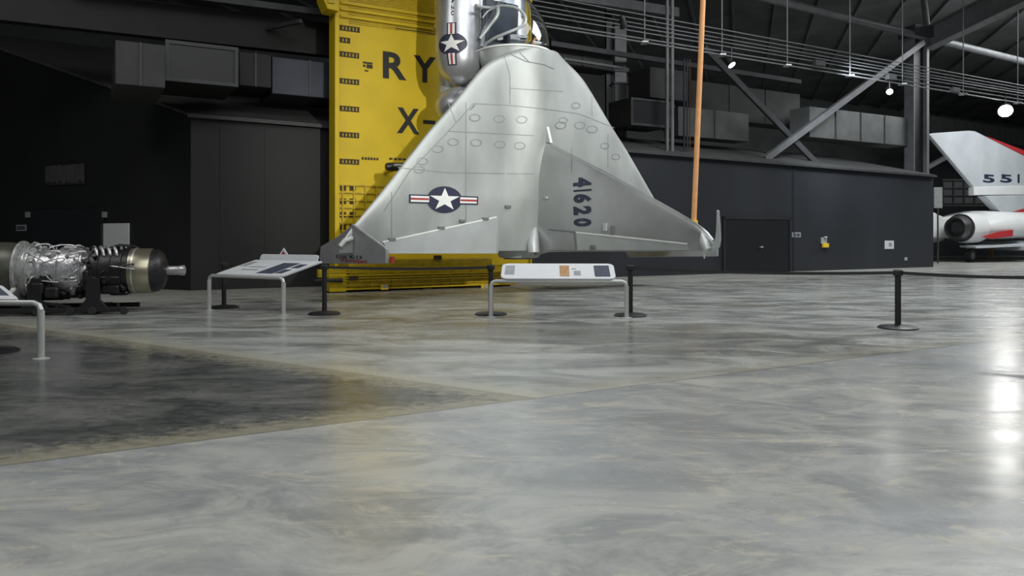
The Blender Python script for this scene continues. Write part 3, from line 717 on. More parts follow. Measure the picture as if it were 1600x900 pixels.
# fin: sections along n (away from the wing)
le = [(846, 219), (858, 222), (872, 230), (940, 265), (1010, 303), (1060, 331), (1090, 349), (1106, 362), (1115, 374)]
LE = sorted([(-AF.hitx(px, py)[0], AF.hitx(px, py)[1]) for px, py in le])
te = [(840, 399), (856, 394), (900, 393), (1000, 393), (1100, 392), (1116, 387)]
TE = sorted([(-AF.hitx(px, py)[0], AF.hitx(px, py)[1]) for px, py in te])
NT = LE[-1][0]
rings = []; NU = 16
for k in range(41):
    n = -.05 + (NT + .05) * k / 40; zl, zt = interp(LE, n), interp(TE, n)
    th = .20 * (1 - .62 * max(0, n) / NT) + .22 * math.exp(-max(0, n) / .25); L_, R_ = [], []
    for j in range(NU + 1):
        u = j / NU; f = (u / .3) ** .5 if u < .3 else (1 - ((u - .3) / .7) ** 1.6 * .9); z = zl + (zt - zl) * u
        L_.append((-th * f * .9, -n, z)); R_.append((th * f * .9, -n, z))
    rings.append(L_ + R_[::-1][:-1] if False else L_ + R_[::-1])
MB().loft(rings).build('tail_fin', M['alu_fin'], ac, True)
def finx(n, z):
    zl, zt = interp(LE, n), interp(TE, n); u = min(1, max(0, (z - zl) / (zt - zl)))
    th = .20 * (1 - .62 * max(0, n) / NT) + .22 * math.exp(-max(0, n) / .25)
    f = (u / .3) ** .5 if u < .3 else (1 - ((u - .3) / .7) ** 1.6 * .9); return -th * f * .9
def finp(px, py, lift=.006):
    x = 0
    for _ in range(5): y, z = AF.hitx(px, py, x); x = finx(-y, z) - lift
    return Vector((x, y, z))
# serial number: characters stacked down the fin, tops to the right
for ch, (ya, yb) in zip('41620', ((277, 292), (296, 299), (303, 317), (322, 336), (341, 354))):
    q0, q1 = finp(896, (ya + yb) / 2 - 2), finp(924, (ya + yb) / 2 + 2); zt_, zb_ = finp(910, ya).z, finp(910, yb).z
    def mp(u, v):
        y = q0.y + (q1.y - q0.y) * v; z = zt_ + (zb_ - zt_) * u; return (finx(-y, z) - .010, y, z)
    if ch == '1': bmg = polys_bm([[(0, 0), (1, 0), (1, 1), (0, 1)]])
    else: bmg = glyph_bm(ch, .055)
    decal('serial_digit', bmg, mp, M['navy'], ac, 6)
def finseam(pts, wd, m, name, lift=.006):
    b = MB(); S = []
    for a, c in zip(pts, pts[1:]):
        for k in range(8): S.append(finp(a[0] + (c[0] - a[0]) * k / 8, a[1] + (c[1] - a[1]) * k / 8, lift))
    S.append(finp(*pts[-1], lift))
    for s0, s1 in zip(S, S[1:]):
        d = s1 - s0; r = Vector((0, d.z, -d.y)).normalized() * wd / 2; b.add([s0 - r, s0 + r, s1 + r, s1 - r], [(0, 1, 2, 3)])
    return b.build(name, m, ac)
def finplate(pts, m, name, lift):
    b = MB(); S = [finp(*p, lift) for p in pts]; b.prism(S, (lift * .8, 0, 0)); return b.build(name, m, ac)
finplate([(900, 364), (990, 373), (1074, 382), (1076, 391), (902, 391)], M['alu_light'], 'rudder', .02)
finplate([(857, 360), (895, 363), (898, 391), (858, 391)], M['alu_fin'], 'rudder_root_panel', .02)
finseam([(900, 363), (990, 372), (1074, 381)], .04, M['white'], 'hinge_line', .03)
finseam([(856, 359), (897, 363), (900, 391)], .03, M['seam'], 'skin_seam', .03)
finseam([(893, 270), (893, 232)], .015, M['seam_soft'], 'skin_seam')
finseam([(860, 228), (930, 263), (1010, 306), (1095, 356)], .03, M['alu_light'], 'leading_edge_strip')
for px, py, wx, hy in ((947, 355, 2, 6), (958, 359, 1, 6), (928, 386, 3, 3), (855, 309, 2, 2)):
    q = finp(px, py); MB().box(q.x - .06, q.x, q.y - .03 * wx, q.y + .03 * wx, q.z - .017 * hy, q.z + .017 * hy).build('actuator_fairing', M['alu_light'] if wx == 2 else M['seam'], ac, bevel=.01)
# leading blade above the fin root
q = [AF.hitx(px, py) for px, py in ((847, 177), (852, 180), (858, 206), (862, 224), (850, 222), (849, 200))]
MB().prism([(-.05, y, z) for y, z in q], (.1, 0, 0)).build('dorsal_blade', M['alu_light'], ac, bevel=.02)
# root fairing cone at the tail
y0, z0 = AF.hitx(846, 396, -.35)
b = MB(); b.tube([(-.30, -.28, z0 + .02), (-.30, -.26, z0 + .25), (-.24, -.22, z0 + .5), (-.16, -.16, z0 + .78), (-.12, -.12, z0 + .88)], [.17, .17, .13, .06, .01], 16)
b.build('tail_fairing', M['alu_light'], ac, True)
# fin tip cap blade
y1, z1 = AF.hitx(1122, 328); y2, z2_ = AF.hitx(1122, 390)
pts = [(1121, 328), (1123, 329), (1125, 350), (1126, 375), (1124, 386), (1117, 392), (1108, 393), (1112, 384), (1118, 376), (1120, 360)]
MB().prism([(-.035, *AF.hitx(px, py)) for px, py in pts], (.07, 0, 0)).build('fin_tip_blade', M['alu_light'], ac, bevel=.02)
q = finp(1096, 378); MB().tube([(q.x, q.y, q.z + .2), (q.x - .03, q.y - .1, q.z), (q.x - .03, q.y - .2, q.z - .18)], [.02, .11, .1], 10).build('tail_light_fairing', M['alu_light'], ac, True)
q = finp(1100, 395); MB().tube([(0, q.y, q.z + .06), (0, q.y, q.z - .13)], [.03, .015], 8).build('static_wick', M['white'], ac)
# wing tip plates
for sgn in (-1, 1):
    w_ = 5.66
    prof_px = [(503, 385), (527, 371), (546, 357), (552, 350), (601, 385), (605, 389), (605, 412), (504, 412), (501, 404)]
    q = [AF.hitx(px, py, -w_) for px, py in prof_px]
    o = MB().prism([(sgn * w_ - .04, y, z) for y, z in q], (.08, 0, 0)).build('wing_tip_plate', M['alu_tip'], ac, bevel=.02)
    if sgn < 0:
        def tm(px0, py0, px1, py1):
            a, c = AF.hitx(px0, (py0 + py1) / 2, -w_ - .05)[0], AF.hitx(px1, (py0 + py1) / 2, -w_ - .05)[0]
            zt1, zb1 = AF.hitx((px0 + px1) / 2, py0, -w_)[1], AF.hitx((px0 + px1) / 2, py1, -w_)[1]
            return lambda u, v: (-w_ - .047, a + (c - a) * u, zb1 + (zt1 - zb1) * v)
        decal('plate_lettering', glyph_bm('X-13', .02), tm(544, 399, 565, 404), M['blackletter'], o)
        decal('plate_lettering', glyph_bm('RYAN', .0), tm(525, 398, 541, 404), M['blackletter'], o)
        decal('plate_lettering', glyph_bm('Vertijet', .01), tm(530, 404, 574, 412), M['red'], o)
# wing tip forward joint and lamp
q = Vector((-5.95, -.12, AF.hit(530, 378)[1])); MB().tube([(q.x - .1, q.y, q.z - .1), (q.x, q.y - .05, q.z + .04), (q.x + .2, q.y, q.z + .09)], .06, 10).build('tip_lamp', M['white'], ac, True)
MB().box(-5.60, -5.52, -2.0, -1.9, AF.hitx(603, 402, -5.6)[1] - .12, AF.hitx(603, 402, -5.6)[1] + .02).build('plate_catch', M['red'], ac)
# lower fuselage and nozzle
zf = AF.hit(800, 404, .5)[1]
MB().lathe([(.50, zf), (.62, zf + .02), (.78, zf + .35), (.92, zf + 1.2), (1.0, 4.0), (1.05, 6.2)], (0, .85, 0), 'z', 36, 1, .85).build('fuselage', M['alu'], ac, True)
MB().lathe([(.40, zf - .03), (.48, zf - .03), (.52, zf + .1), (.42, zf + .1)], (0, .85, 0), 'z', 32, 1, .85).build('exhaust_nozzle', M['nozzle'], ac, True)
# forward fuselage
FY = 2.35
zc0 = AF.hit(760, 118, FY)[1]
MB().lathe([(.2, zc0 - 1.0), (.75, zc0 - .8), (1.05, zc0 - .3), (1.12, zc0 + .6), (1.15, zc0 + 1.6), (1.05, zc0 + 3.4), (.8, zc0 + 4.6), (.3, zc0 + 5.4)], (-.40, FY + .35, 0), 'z', 40, .85, 1).build('forward_fuselage', M['alu_polish'], ac, True)
# side intake fairings
def side(px_c, fy):
    return AF.hit(px_c, 60, fy)[0]
fxl = AF.hit(719, 60, 2.2)[0]; FR = AF.hit(719, 60, 2.2)[0] - AF.hit(685, 60, 2.2)[0]; FR *= 1.0
zb1 = AF.hit(715, 130, 2.0)[1]
prof = [(.08, 0), (.38, .05), (.66, .20), (.86, .42), (.97, .72), (1.0, 1.1), (.99, 1.6), (.96, 2.2), (.93, 3.2), (.9, 4.6), (.6, 5.4), (.2, 5.6)]
def fair_r(z): return FR * interp([(h, r) for r, h in prof], z - zb1)
XO = fxl
for sgn in (1, -1):
    cx = XO if sgn == 1 else -XO - .9
    if sgn == -1: cx = .35
    MB().lathe([(r * FR, zb1 + h) for r, h in prof], (cx, 2.2, 0), 'z', 40).build('side_fairing', M['alu_polish'], ac, True)
# marking on the left fairing: angle measured around the fairing
def fmap_px(px, py, lift):
    y = 2.2 - FR * .8
    for _ in range(12):
        x, z = AF.hit(px, py, y); r = fair_r(z) + lift; dx = max(-.998 * r, min(.998 * r, x - XO)); y = 2.2 - math.sqrt(r * r - dx * dx)
    return x, y, z
def angle_of(px, py):
    x, y, z = fmap_px(px, py, .01); return math.atan2(x - XO, -(y - 2.2)), z
def mk(pl, pr, pt, pb):
    pc = (pl + pr) / 2; pm = (pt + pb) / 2
    a0, _ = angle_of(pl, pm); a1, _ = angle_of(pr, pm); z1_, z0_ = angle_of(pc, pt)[1], angle_of(pc, pb)[1]
    return lambda u, v, lift=.012: ((XO + (fair_r(z0_ + (z1_ - z0_) * v) + lift) * math.sin(a0 + (a1 - a0) * u)), 2.2 - (fair_r(z0_ + (z1_ - z0_) * v) + lift) * math.cos(a0 + (a1 - a0) * u), z0_ + (z1_ - z0_) * v)
mm = mk(683, 730, 35, 107)
insignia(ac, mm, 14, vertical=True)
mt = mk(697, 704, -40, 30)
decal('fuselage_lettering', glyph_bm('U.S. AIR FORCE', .02), lambda u, v: mt(1 - v, u), M['blackletter'], ac, 10)
# second rounded cover below
x, z = AF.hit(712, 166, 2.2); 
b = MB(); b.lathe([(.75 * math.cos(t) , z + .62 * math.sin(t)) for t in [R(-88 + 11 * k) for k in range(17)]], (x + .2, 2.3, 0), 'z', 36); b.build('gear_cover', M['alu_polish'], ac, True)
x, z = AF.hit(690, 128, 3.1); MB().lathe([(.2, z - .5), (.42, z - .45), (.42, z + .6), (.2, z + .7)], (x + .35, 3.05, 0), 'z', 24).build('belly_fairing', M['alu_light'], ac, True)
# collar between wing and canopy
CY = 1.15; zc = AF.hit(800, 76, CY - .6)[1]
rings = []
for k in range(13):
    t = k / 12; z = zc - 1.45 * t; cy = CY * (1 - t) + .50 * t; rx = 1.10 - .08 * t; ry = 1.15 * (1 - t) + .62 * t
    rings.append([(rx * math.cos(2 * math.pi * j / 40), cy + ry * math.sin(2 * math.pi * j / 40), z) for j in range(40)])
MB().loft(rings).build('canopy_collar', M['alu'], ac, True)
MB().lathe([(1.09, zc), (1.13, zc), (1.13, zc + .05), (1.09, zc + .05)], (0, CY, 0), 'z', 48, 1, 1.04).build('canopy_sill', M['white'], ac, True)
# cockpit tub
MB().lathe([(1.02, zc + .0), (1.0, zc + .04), (.5, zc + .08), (.01, zc + .08)], (0, CY, 0), 'z', 24).build('cockpit_interior', M['pilot'], ac, True)
MB().box(-.45, .25, CY - .35, CY + .1, zc + .1, zc + .55).build('ejection_seat', M['pilot'], ac, bevel=.08)
MB().tube([(.1, CY - .75, zc + .1), (.22, CY - .8, zc + .35), (.55, CY - .6, zc + .42)], .035, 8).build('seat_harness', M['orange'], ac, True)
MB().box(.15, .5, CY - .8, CY - .7, zc + .08, zc + .3).build('headrest', M['alu_light'], ac, bevel=.03)
MB().box(-.98, .22, CY + .02, CY + .22, zc + .04, zc + 1.55).build('cockpit_bulkhead', M['pilot'], ac, bevel=.03)
# canopy
HZc = 1.75
def can(th, ph, s=1.0): return Vector((1.09 * s * math.cos(ph) * math.cos(th), CY + 1.13 * s * math.cos(ph) * math.sin(th), zc + .03 + HZc * s * math.sin(ph)))
rings = [[can(2 * math.pi * j / 48, R(88) * k / 16) for j in range(48)] for k in range(17)]
g = MB().loft(rings, False).build('canopy', M['glass'], ac, True)
sm_ = g.modifiers.new('thickness', 'SOLIDIFY'); sm_.thickness = .02
def arc(th0, th1, ph0, ph1, r=.045, n=14): return MB().tube([can(R(th0 + (th1 - th0) * k / n), R(ph0 + (ph1 - ph0) * k / n), 1.005) for k in range(n + 1)], r, 8)
def canp(px, py):
    lo, hi = CY - 1.2, CY
    f_ = lambda y: (lambda x, z: (x / 1.095) ** 2 + ((y - CY) / 1.135) ** 2 + ((z - zc - .03) / (HZc + .005)) ** 2 - 1)(*AF.hit(px, py, y))
    if f_(hi) > 0: lo = hi
    for _ in range(40):
        m_ = (lo + hi) / 2
        if f_(m_) > 0: lo = m_
        else: hi = m_
    x, z = AF.hit(px, py, hi); return Vector((x, hi, z))
for pts, r_ in (([(744, 9), (765, 12), (785, 9), (805, 12), (817, 20), (821, 31), (815, 41), (795, 50), (776, 58), (764, 65), (756, 73)], .045), ([(778, 11), (777, 24), (764, 42), (750, 60)], .055), ([(806, 56), (815, 58), (825, 58)], .02), ([(754, 28), (762, 18), (774, 12)], .025)):
    MB().tube(smoothpts([canp(*q) for q in pts], 6), r_, 8).build('canopy_frame', M['alu_light'], g, True)

# orange pole resting on the right wing tip plate
pb = P(1084, 347, 24.6); pt = P(1100, -40, 24.0)
o = empty('orange_pole', (pb.x, pb.y, pb.z), 0, label='slender orange pole rising from behind the tail fin to the roof', cat='pole')
MB().tube([(0, 0, 0), (pt - pb) * .5, pt - pb], .085, 14).build('pole', M['orange'], o, True)
MB().tube([(0, 0, -.08), (0, 0, .06)], .13, 14).build('end_fitting', M['gold'], o, True)
ext = P(1101.5, -40, 24.0)

# ------------------------------------------------------------------ barrier posts and belts
posts = {}
def make_post():
    root = empty('barrier_post', (0, 0, 0))
    MB().lathe([(.34, 0), (.34, .02), (.30, .045), (.10, .06), (.06, .075)], n=40).build('base', M['black'], root, True)
    MB().lathe([(.052, .06), (.052, .98)], n=20).build('tube', M['black'], root, True)
    MB().lathe([(.07, .95), (.085, .97), (.085, 1.04), (.05, 1.06)], n=20).build('belt_head', M['rubber'], root, True)
    return root
proto = make_post()
def dup(src):
    c = src.copy(); COL.objects.link(c)
    for ch in src.children: k = ch.copy(); COL.objects.link(k); k.parent = c
    return c
defs = [(350, 481, 'black belt post standing behind the tilted double sign'), (507, 491, 'black belt post in front of the left wing tip plate'), (767, 491.5, 'black belt post behind the left leg of the long white sign'),
        (985, 493.5, 'black belt post beside the right leg of the long white sign'), (1403, 513, 'lone black belt post at the right in front of the charcoal wall'), (1690, 532, None), (1, 550, 'black belt post cut off at the left edge, only its round base showing')]
for i, (px, py, lb) in enumerate(defs):
    if px == 1: pass
    o = proto if i == 0 else dup(proto)
    p = G(px if px != 1 else -12, py); o.location = p; posts[px] = p
    tag(o, lb or 'black belt post just outside the right edge of the view', 'barrier post', 'black belt barrier posts')
def belt(a, c, lb, sag=.03):
    A_, B_ = posts[a], posts[c]; d = (B_ - A_); n = d.normalized()
    o = empty('barrier_belt', (A_.x, A_.y, 1.0), 0, label=lb, cat='belt', group='black barrier belts')
    b = MB(); prev = None; r = Vector((-n.y, n.x, 0)) * .004; S = 16
    rings = []
    for k in range(S + 1):
        t = k / S; q = n * .085 + (d - n * .17) * t; z = -4 * sag * t * (1 - t)
        rings.append([q + r + Vector((0, 0, z - .028)), q + r + Vector((0, 0, z + .028)), q - r + Vector((0, 0, z + .028)), q - r + Vector((0, 0, z - .028))])
    b.loft(rings).build('webbing', M['rubber'], o)
belt(507, 767, 'black belt stretched in front of the yellow trailer base')
belt(985, 1403, 'black belt stretched from beside the long white sign to the lone right post', .05)
belt(1403, 1690, 'black belt running from the lone right post out of the right edge')

# ------------------------------------------------------------------ reading rail signs
def rail_sign(g0, g1, bar_z, panel, label, rad=.045):
    d = g1 - g0; L = d.length; ang = math.atan2(d.y, d.x); mid = (g0 + g1) / 2
    root = empty('reading_rail_sign', mid, ang, label=label, cat='sign')
    r_ = rad; h = L / 2; c = .10
    for s in (-1, 1):
        MB().tube([(s * h, 0, .02), (s * h, 0, bar_z - c)], r_, 14).build('leg', M['signframe'], root, True)
        MB().lathe([(.105, 0), (.105, .012), (.06, .02)], (s * h, 0, 0), 'z', 20).build('floor_plate', M['signframe'], root, True)
    bar = [(-h, 0, bar_z - c), (-h + .03, 0, bar_z - .03), (-h + c, 0, bar_z), (h - c, 0, bar_z), (h - .03, 0, bar_z - .03), (h, 0, bar_z - c)]
    MB().tube(bar, r_ * .85, 12).build('top_bar', M['signframe'], root, True)
    return root, h
def panel(root, x0, x1, sk, z0, depth, rise, name='sign_panel', round_=.08, y0=0.0, thick=.03, pics=(), parent=None):
    """tilted board: front edge x0..x1 at (y0, z0), back edge shifted by sk, raised by rise"""
    def mp(u, v, lift=0):
        n = Vector((0, -rise, depth)).normalized()
        return Vector((x0 + (x1 - x0) * u + sk * v, y0 + depth * v, z0 + rise * v)) + n * lift
    wu = round_ / (x1 - x0); wv = round_ / math.hypot(depth, rise); pts = []
    for cx, cy, a0 in ((1 - wu, wv, -90), (1 - wu, 1 - wv, 0), (wu, 1 - wv, 90), (wu, wv, 180)):
        for k in range(6): a = R(a0 + 18 * k); pts.append((cx + wu * math.cos(a), cy + wv * math.sin(a)))
    n = Vector((0, -rise, depth)).normalized()
    o = MB().prism([mp(u, v) for u, v in pts], n * thick).build(name, M['signwhite'], parent or root)
    for (u0, v0, u1, v1, mm) in pics:
        MB().prism([mp(u0, v0, thick), mp(u1, v0, thick), mp(u1, v1, thick), mp(u0, v1, thick)], n * .004).build('picture' if mm != 'signtext' else 'printed_lines', M[mm], o)
    return o
# central sign
g0, g1 = G(767, 496), G(979, 497)
root, h = rail_sign(g0, g1, .745, None, 'long low white reading rail sign between two barrier posts in front of the fin')
sx = lambda px: (px - 873) * 15.7 / 1200
lines = [(.30 + 0 * i, .14 + .11 * i, .53, .17 + .11 * i, 'signtext') for i in range(7)]
panel(root, sx(783), sx(962), .0, .775, .70, .28, pics=[(.03, .25, .115, .85, 'signtext')] + [(.515, .14, .60, .86, 'signtan'), (.62, .6, .66, .66, 'signtext'), (.64, .2, .70, .5, 'signtext'), (.82, .12, .955, .86, 'signpic')], round_=.14, y0=-.05)
for s in (-.9, .9): MB().beam((s, 0, .72), (s, .4, .90), .05, .03).build('panel_bracket', M['signframe'], root)
# left tilted double sign
g0, g1 = G(327, 485), G(443, 493)
root, h = rail_sign(g0, g1, .785, None, 'white tilted double reading rail sign with black pictures beside the engine')
o = panel(root, -h + .22, h - .02, .48, .80, .7, .30, pics=[(.03, .55, .13, .85, 'signtext'), (.54, .12, .78, .82, 'signpic'), (.80, .15, .90, .4, 'signpic'), (.82, .5, .93, .75, 'signpic'), (.2, .3, .45, .36, 'signtext'), (.2, .5, .45, .55, 'signtext')], round_=.05)
for s in (-.5, .55): MB().beam((s, 0, .76), (s + .2, .45, .96), .05, .03).build('panel_bracket', M['signframe'], root)
panel(root, -h + .80, h + .25, .02, 1.04, .06, .21, name='header_board', round_=.06, y0=.72, pics=[(.05, .25, .95, .32, 'signtext')])
b = MB().prism([(.30 - .12, .80, 1.24), (.30 + .16, .80, 1.24), (.32, .80, 1.40)], (0, .02, 0)); b.build('triangle_marker', M['signwhite'], root)
MB().prism([(.30 - .04, .79, 1.26), (.30 + .09, .79, 1.26), (.32, .79, 1.33)], (0, .008, 0)).build('triangle_marker_center', M['red'], root)
MB().beam((.3, .78, .98), (.3, .80, 1.25), .04, .02).build('header_bracket', M['signframe'], root)
# sign cut by the left edge
g1 = G(64, 561); g0 = g1 + Vector((-1.95, .12, 0))
root, h = rail_sign(g0, g1, .755, None, 'white reading rail sign cut by the left edge in front of the engine', .046)
panel(root, -h + .1, h - .30, -.56, .78, .42, .16, pics=[(.84, .25, .95, .85, 'signpic'), (.5, .2, .8, .7, 'signtext')], round_=.05)
for s in (-.6, .4): MB().beam((s, 0, .74), (s - .1, .4, .92), .05, .03).build('panel_bracket', M['signframe'], root)

# ------------------------------------------------------------------ display engine
EO = P(0, 370, 16.4); EO.z = 0
EF2 = Frame(EO.x, EO.y, 12)
je = empty('jet_engine', (EO.x, EO.y, 0), EF2.a, label='silver and black turbojet engine lying on its black cradle by the left wall', cat='jet engine')
def ex(px): return EF2.hit(px, 400)[0]
AZ = EF2.hit(0, 425)[1]
zz = lambda px, py: EF2.hit(px, py)[1]
AZ = .90
def sec(name, prof, m, n=40): return MB().lathe([(r, ex(px)) for r, px in prof], (0, 0, AZ), 'x', n).build(name, m, je, True)
sec('inlet_casing', [(.50, -60), (.62, -50), (.64, 0), (.63, 22), (.58, 36)], M['olive'])
sec('inlet_flange', [(.60, 34), (.66, 35), (.66, 39), (.52, 40)], M['enginegrey'])
sec('compressor_casing', [(.52, 38), (.56, 44), (.56, 60), (.50, 64)], M['enginegrey'])
sec('main_casing', [(.48, 62), (.48, 100), (.51, 101), (.51, 132), (.43, 138), (.40, 146)], M['silver'])
sec('combustor_section', [(.42, 144), (.47, 148), (.47, 205)], M['engineblack'])
sec('turbine_band', [(.47, 205), (.495, 207), (.495, 238), (.47, 241)], M['brass'])
sec('exhaust_cone', [(.48, 240), (.46, 248), (.38, 256), (.22, 261), (.10, 262)], M['engineblack'])
sec('tail_pipe', [(.09, 255), (.10, 262), (.10, 280), (.115, 282), (.115, 288), (.07, 290)], M['silver'], 20)
for px in (48, 54): sec('bolt_ring', [(.55, px), (.585, px + .4), (.585, px + 2), (.55, px + 2.5)], M['silver'])
for px in (70, 98, 118, 134, 160, 178, 195):
    sec('casing_rib', [(.46, px), (.52 if px < 140 else .50, px + .3), (.52 if px < 140 else .50, px + 2.2), (.46, px + 2.5)], M['silver'] if px < 150 else M['engineblack'])
sec('turbine_rim', [(.49, 212), (.505, 212.5), (.505, 215), (.49, 215.5)], M['silver'])
random.seed(11)
def cyl(px, a, r): return Vector((ex(px), -r * math.sin(a), AZ + r * math.cos(a)))     # a=0 top, 90deg toward viewer
for k in range(26):      # pipework
    p0 = random.uniform(42, 185); p1 = p0 + random.uniform(10, 38); a0 = R(random.uniform(-5, 120)); a1 = a0 + R(random.uniform(-30, 30)); r = .56 if p0 < 62 else .53
    pts = smoothpts([cyl(p0, a0, r - .05), cyl(p0 + 2, a0, r + .03), cyl((p0 + p1) / 2, (a0 + a1) / 2, r + .05), cyl(p1 - 2, a1, r + .03), cyl(p1, a1, r - .06)], 4)
    MB().tube(pts, random.uniform(.010, .022), 8).build('engine_pipe', M['silver'] if p0 < 120 or random.random() < .25 else M['engineblack'], je, True)
for k in range(34):      # fittings
    px = random.uniform(44, 200); a = R(random.uniform(0, 130)); c = cyl(px, a, .53); s = random.uniform(.02, .06)
    d = Vector((0, -math.sin(a), math.cos(a)))
    MB().tube([c - d * .05, c + d * random.uniform(.02, .06)], s, random.choice((6, 8, 12))).build('engine_fitting', M['enginegrey'] if px < 140 or random.random() < .25 else M['engineblack'], je)
for k in range(4):       # four curved tubes at the top of the combustor
    px = 150 + 10 * k; pts = smoothpts([cyl(px - 2, R(8), .46), cyl(px, R(14), .54), cyl(px + 6, R(30), .55), cyl(px + 9, R(42), .46)], 4)
    MB().tube(pts, .035, 10).build('crossover_tube', M['silver'], je, True)
MB().tube([cyl(50, R(5), .56), cyl(56, R(6), .62), cyl(64, R(12), .60), cyl(72, R(22), .50)], .035, 10).build('bleed_pipe', M['enginegrey'], je, True)
MB().box(ex(103), ex(130), -.2, .12, AZ + .48, AZ + .56).build('top_cover', M['silver'], je, bevel=.04)
# underslung accessories
for (p0, p1, y0, y1, z0, z1) in ((60, 110, -.35, .2, .30, .62), (70, 92, -.46, -.3, .42, .80), (112, 140, -.3, .1, .34, .52), (45, 62, -.3, .2, .32, .50), (165, 195, -.42, -.2, .42, .62), (176, 206, -.3, .1, .38, .48)):
    MB().box(ex(p0), ex(p1), y0, y1, z0, z1).build('accessory_gearbox', M['engineblack'], je, bevel=.05)
for k in range(14):
    px = random.uniform(55, 200); z = random.uniform(.33, .62); y = random.uniform(-.42, -.25)
    MB().tube([(ex(px), y, z), (ex(px + random.uniform(-8, 12)), y - .06, z + random.uniform(-.08, .08))], random.uniform(.03, .07), 10).build('accessory_pump', M['engineblack'] if random.random() < .8 else M['silver'], je, True)
MB().box(ex(156), ex(196), -.52, -.49, AZ - .12, AZ - .10).build('control_rod', M['brass'], je)
for (p0, p1, y0, y1, z0, z1) in ((64, 84, -.60, -.42, .44, .70), (84, 106, -.58, -.42, .36, .60), (76, 92, -.56, -.42, .68, .86), (140, 150, -.5, -.4, .5, .95)):
    MB().box(ex(p0), ex(p1), y0, y1, z0, z1).build('accessory_gearbox', M['engineblack'], je, bevel=.05)
# cradle
st = empty('engine_cradle', (EO.x, EO.y, 0), EF2.a, label='black wheeled cradle carrying the display engine', cat='engine stand')
for y in (-.55, .55):
    MB().box(ex(-50), ex(208), y - .05, y + .05, .06, .16).build('rail', M['black'], st, bevel=.01)
for px in (70, 158):
    MB().prism([(ex(px) - .28, -.5, .16), (ex(px) + .28, -.5, .16), (ex(px) + .14, -.5, .32), (ex(px) + .13, -.5, AZ - .12), (ex(px) - .13, -.5, AZ - .12), (ex(px) - .14, -.5, .32)], (0, -.08, 0)).build('upright', M['black'], st, bevel=.01)
    MB().box(ex(px) - .1, ex(px) + .1, -.5, .5, .08, .18).build('cross_member', M['black'], st)
for px in (75, 125, 158, 206): MB().lathe([(.075, -.64), (.085, -.62), (.085, -.58), (.075, -.56)], (ex(px), 0, .085), 'y', 18).build('wheel', M['rubber'], st, True)
for px in (104, 196): MB().tube([(ex(px), -.55, .14), (ex(px), -.55, .25)], .035, 8).build('clamp_bolt', M['black'], st)
MB().beam((ex(70), -.56, .3), (ex(125), -.56, .17), .05, .05).build('strut', M['black'], st)

# ------------------------------------------------------------------ white and red jet in the far right
QF = Frame(P(1520, 370, 52).x, 52, 30)
jr = empty('tail_of_white_jet', (QF.o.x, QF.o.y, 0), QF.a, label='white and red twin engine jet with a tall numbered tail fin at far right', cat='aircraft')
jr.name = 'white_jet'
def qp(pts, y=0): return [(lambda r_: (r_[0], y, r_[1]))(QF.hit(px, py, y)) for px, py in pts]
MB().prism(qp([(1452, 210), (1458, 208), (1515, 204), (1524, 205), (1640, 262), (1640, 290), (1522, 293)], -.13), (0, .26, 0)).build('tail_fin', M['planegrey'], jr, bevel=.05)
MB().prism(qp([(1541, 213), (1550, 216), (1640, 250), (1640, 264), (1600, 243)], -.16), (0, .32, 0)).build('fin_red_edge', M['planered'], jr)
MB().prism(qp([(1522, 292), (1640, 289), (1640, 304), (1522, 305)], -.2), (0, .4, 0)).build('fin_base_band', M['planewhite'], jr, bevel=.04)
MB().prism(qp([(1540, 306), (1640, 304), (1640, 336), (1572, 336), (1564, 331)], -.3), (0, .6, 0)).build('fin_root', M['planegrey'], jr, bevel=.05)
MB().prism(qp([(1574, 334), (1600, 326), (1640, 326), (1640, 338)], -.36), (0, .7, 0)).build('red_root_flash', M['planered'], jr)
for ch, (a, c) in zip('551', ((1536, 1554), (1563, 1581), (1590, 1593))):
    q0 = QF.hit(a, 272, -.14); q1 = QF.hit(c, 286, -.14)
    bmg = polys_bm([[(0, 0), (1, 0), (1, 1), (0, 1)]]) if ch == '1' else glyph_bm(ch, .03)
    decal('tail_digit', bmg, lambda u, v: (q0[0] + (q1[0] - q0[0]) * u, -.150, q1[1] + (q0[1] - q1[1]) * v), M['navy'], jr)
# hull
def X(px, y=-1.2): return QF.hit(px, 350, y)[0]
zl = lambda py, px=1530, y=-1.6: QF.hit(px, py, y)[1]
rings = []
for px, top, bot, yc, hw in ((1528, 346, 368, .6, 1.7), (1534, 341, 371, .6, 2.0), (1541, 337, 373, .55, 2.2), (1549, 333, 374, .5, 2.35), (1560, 328, 375, .4, 2.4), (1600, 330, 374, .4, 2.4), (1680, 330, 374, .4, 2.3)):
    zt_, zb_ = zl(top, px), zl(bot, px); cz = (zt_ + zb_) / 2; hh = (zt_ - zb_) / 2; x = X(px)
    rings.append([(x, yc + hw * math.copysign(abs(math.cos(t)) ** .75, math.cos(t)), cz + hh * math.copysign(abs(math.sin(t)) ** .75, math.sin(t))) for t in [2 * math.pi * k / 36 for k in range(36)]])
MB().loft(rings).build('fuselage', M['planewhite'], jr, True)
MB().prism(qp([(1452, 342), (1460, 331), (1474, 340), (1540, 330), (1565, 328), (1565, 372), (1452, 372)], .5), (0, .5, 0)).build('tail_boom', M['planewhite'], jr, bevel=.1)
cz = zl(356, 1518)
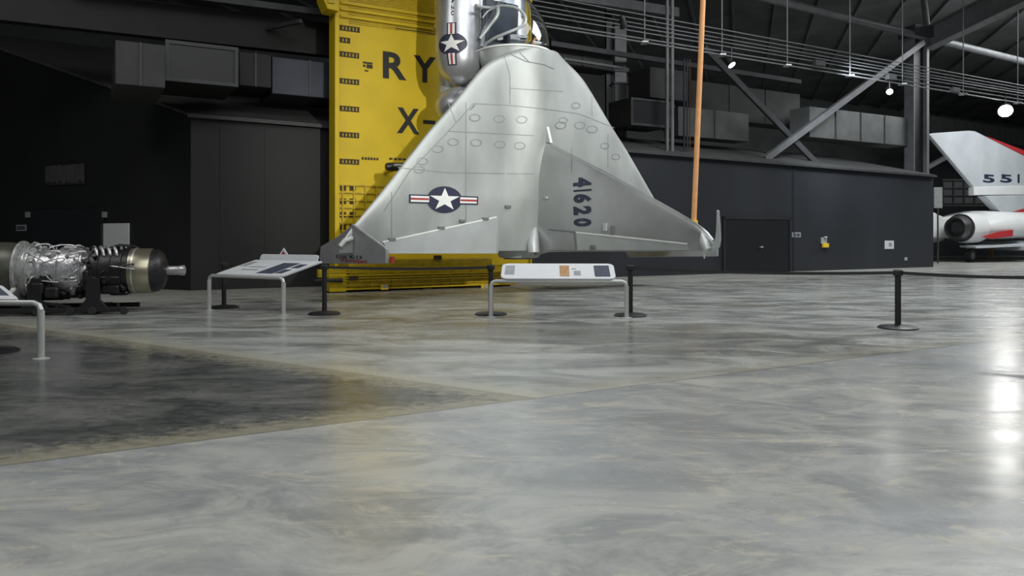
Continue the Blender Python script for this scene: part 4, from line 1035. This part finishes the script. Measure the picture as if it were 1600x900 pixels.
for yc in (-.75, 1.95):
    x0 = X(1508, yc)
    xx = X(1519)
    MB().lathe([(.90, xx - .5), (.97, xx - .3), (1.0, xx + .6), (.95, xx + 1.2)], (0, yc, cz), 'x', 36, caps=False).build('engine_shroud', M['planewhite'], jr, True)
    MB().lathe([(.60, xx - 1.2), (.70, xx - 1.2), (.86, xx - .5), (.84, xx - .2), (.55, xx - .2), (.55, xx - 1.0), (.60, xx - 1.2)], (0, yc, cz), 'x', 36, caps=False).build('exhaust_nozzle', M['nozzle'], jr, True)
    MB().lathe([(.0, xx - .6), (.66, xx - .6), (.66, xx - .55)], (0, yc, cz), 'x', 30).build('nozzle_interior', M['black'], jr)
    MB().lathe([(.86, xx - .62), (.92, xx - .62), (.92, xx - .5), (.86, xx - .5)], (0, yc, cz), 'x', 36).build('nozzle_ring', M['steel_dark'], jr, True)
MB().prism(qp([(1535, 370), (1560, 362), (1583, 359), (1583, 369), (1550, 373)], -2.02), (0, .12, 0)).build('red_side_stripe', M['planered'], jr)
MB().prism([(X(1500), -2.2, zl(388, 1500)), (X(1500) + 6, -3.2, zl(384, 1500)), (X(1500) + 7.5, -.5, zl(384, 1500)), (X(1500) + 1.2, -.5, zl(387, 1500))], (0, 0, .12)).build('stabilator', M['planegrey'], jr)
whx, why = X(1516, -1.0), -1.0
MB().lathe([(.28, why - .16), (.42, why - .14), (.42, why + .14), (.28, why + .16)], (whx, 0, .42), 'y', 28).build('wheel', M['rubber'], jr, True)
MB().lathe([(.0, why - .18), (.24, why - .18), (.24, why + .1)], (whx, 0, .42), 'y', 20).build('wheel_hub', M['steel'], jr, True)
MB().tube([(whx, why + .1, .42), (whx + .1, why + .3, 1.6)], .09, 10).build('gear_leg', M['steel'], jr, True)
MB().box(X(1590), X(1590) + 3.5, -1.4, 1.6, .7, 1.4).build('belly_pod', M['planegrey'], jr, bevel=.25)
b = MB(); b.box(-6, 16, 0, .3, 0, 1.5); o = b.build('low_partition', M['steel_dark']); o.location = P(1500, 370, 66).xy.to_3d(); o.rotation_euler.z = R(12); tag(o, 'low dark partition behind the white jet', 'partition')
p = P(1549, 320, 60); o = MB().tube([(0, 0, 0), (0, 0, p.z + 1)], .12, 10).build('orange_post', M['orange'], smooth=True); o.location = (p.x, p.y, 0); tag(o, 'short orange post seen under the white tail fin', 'post')
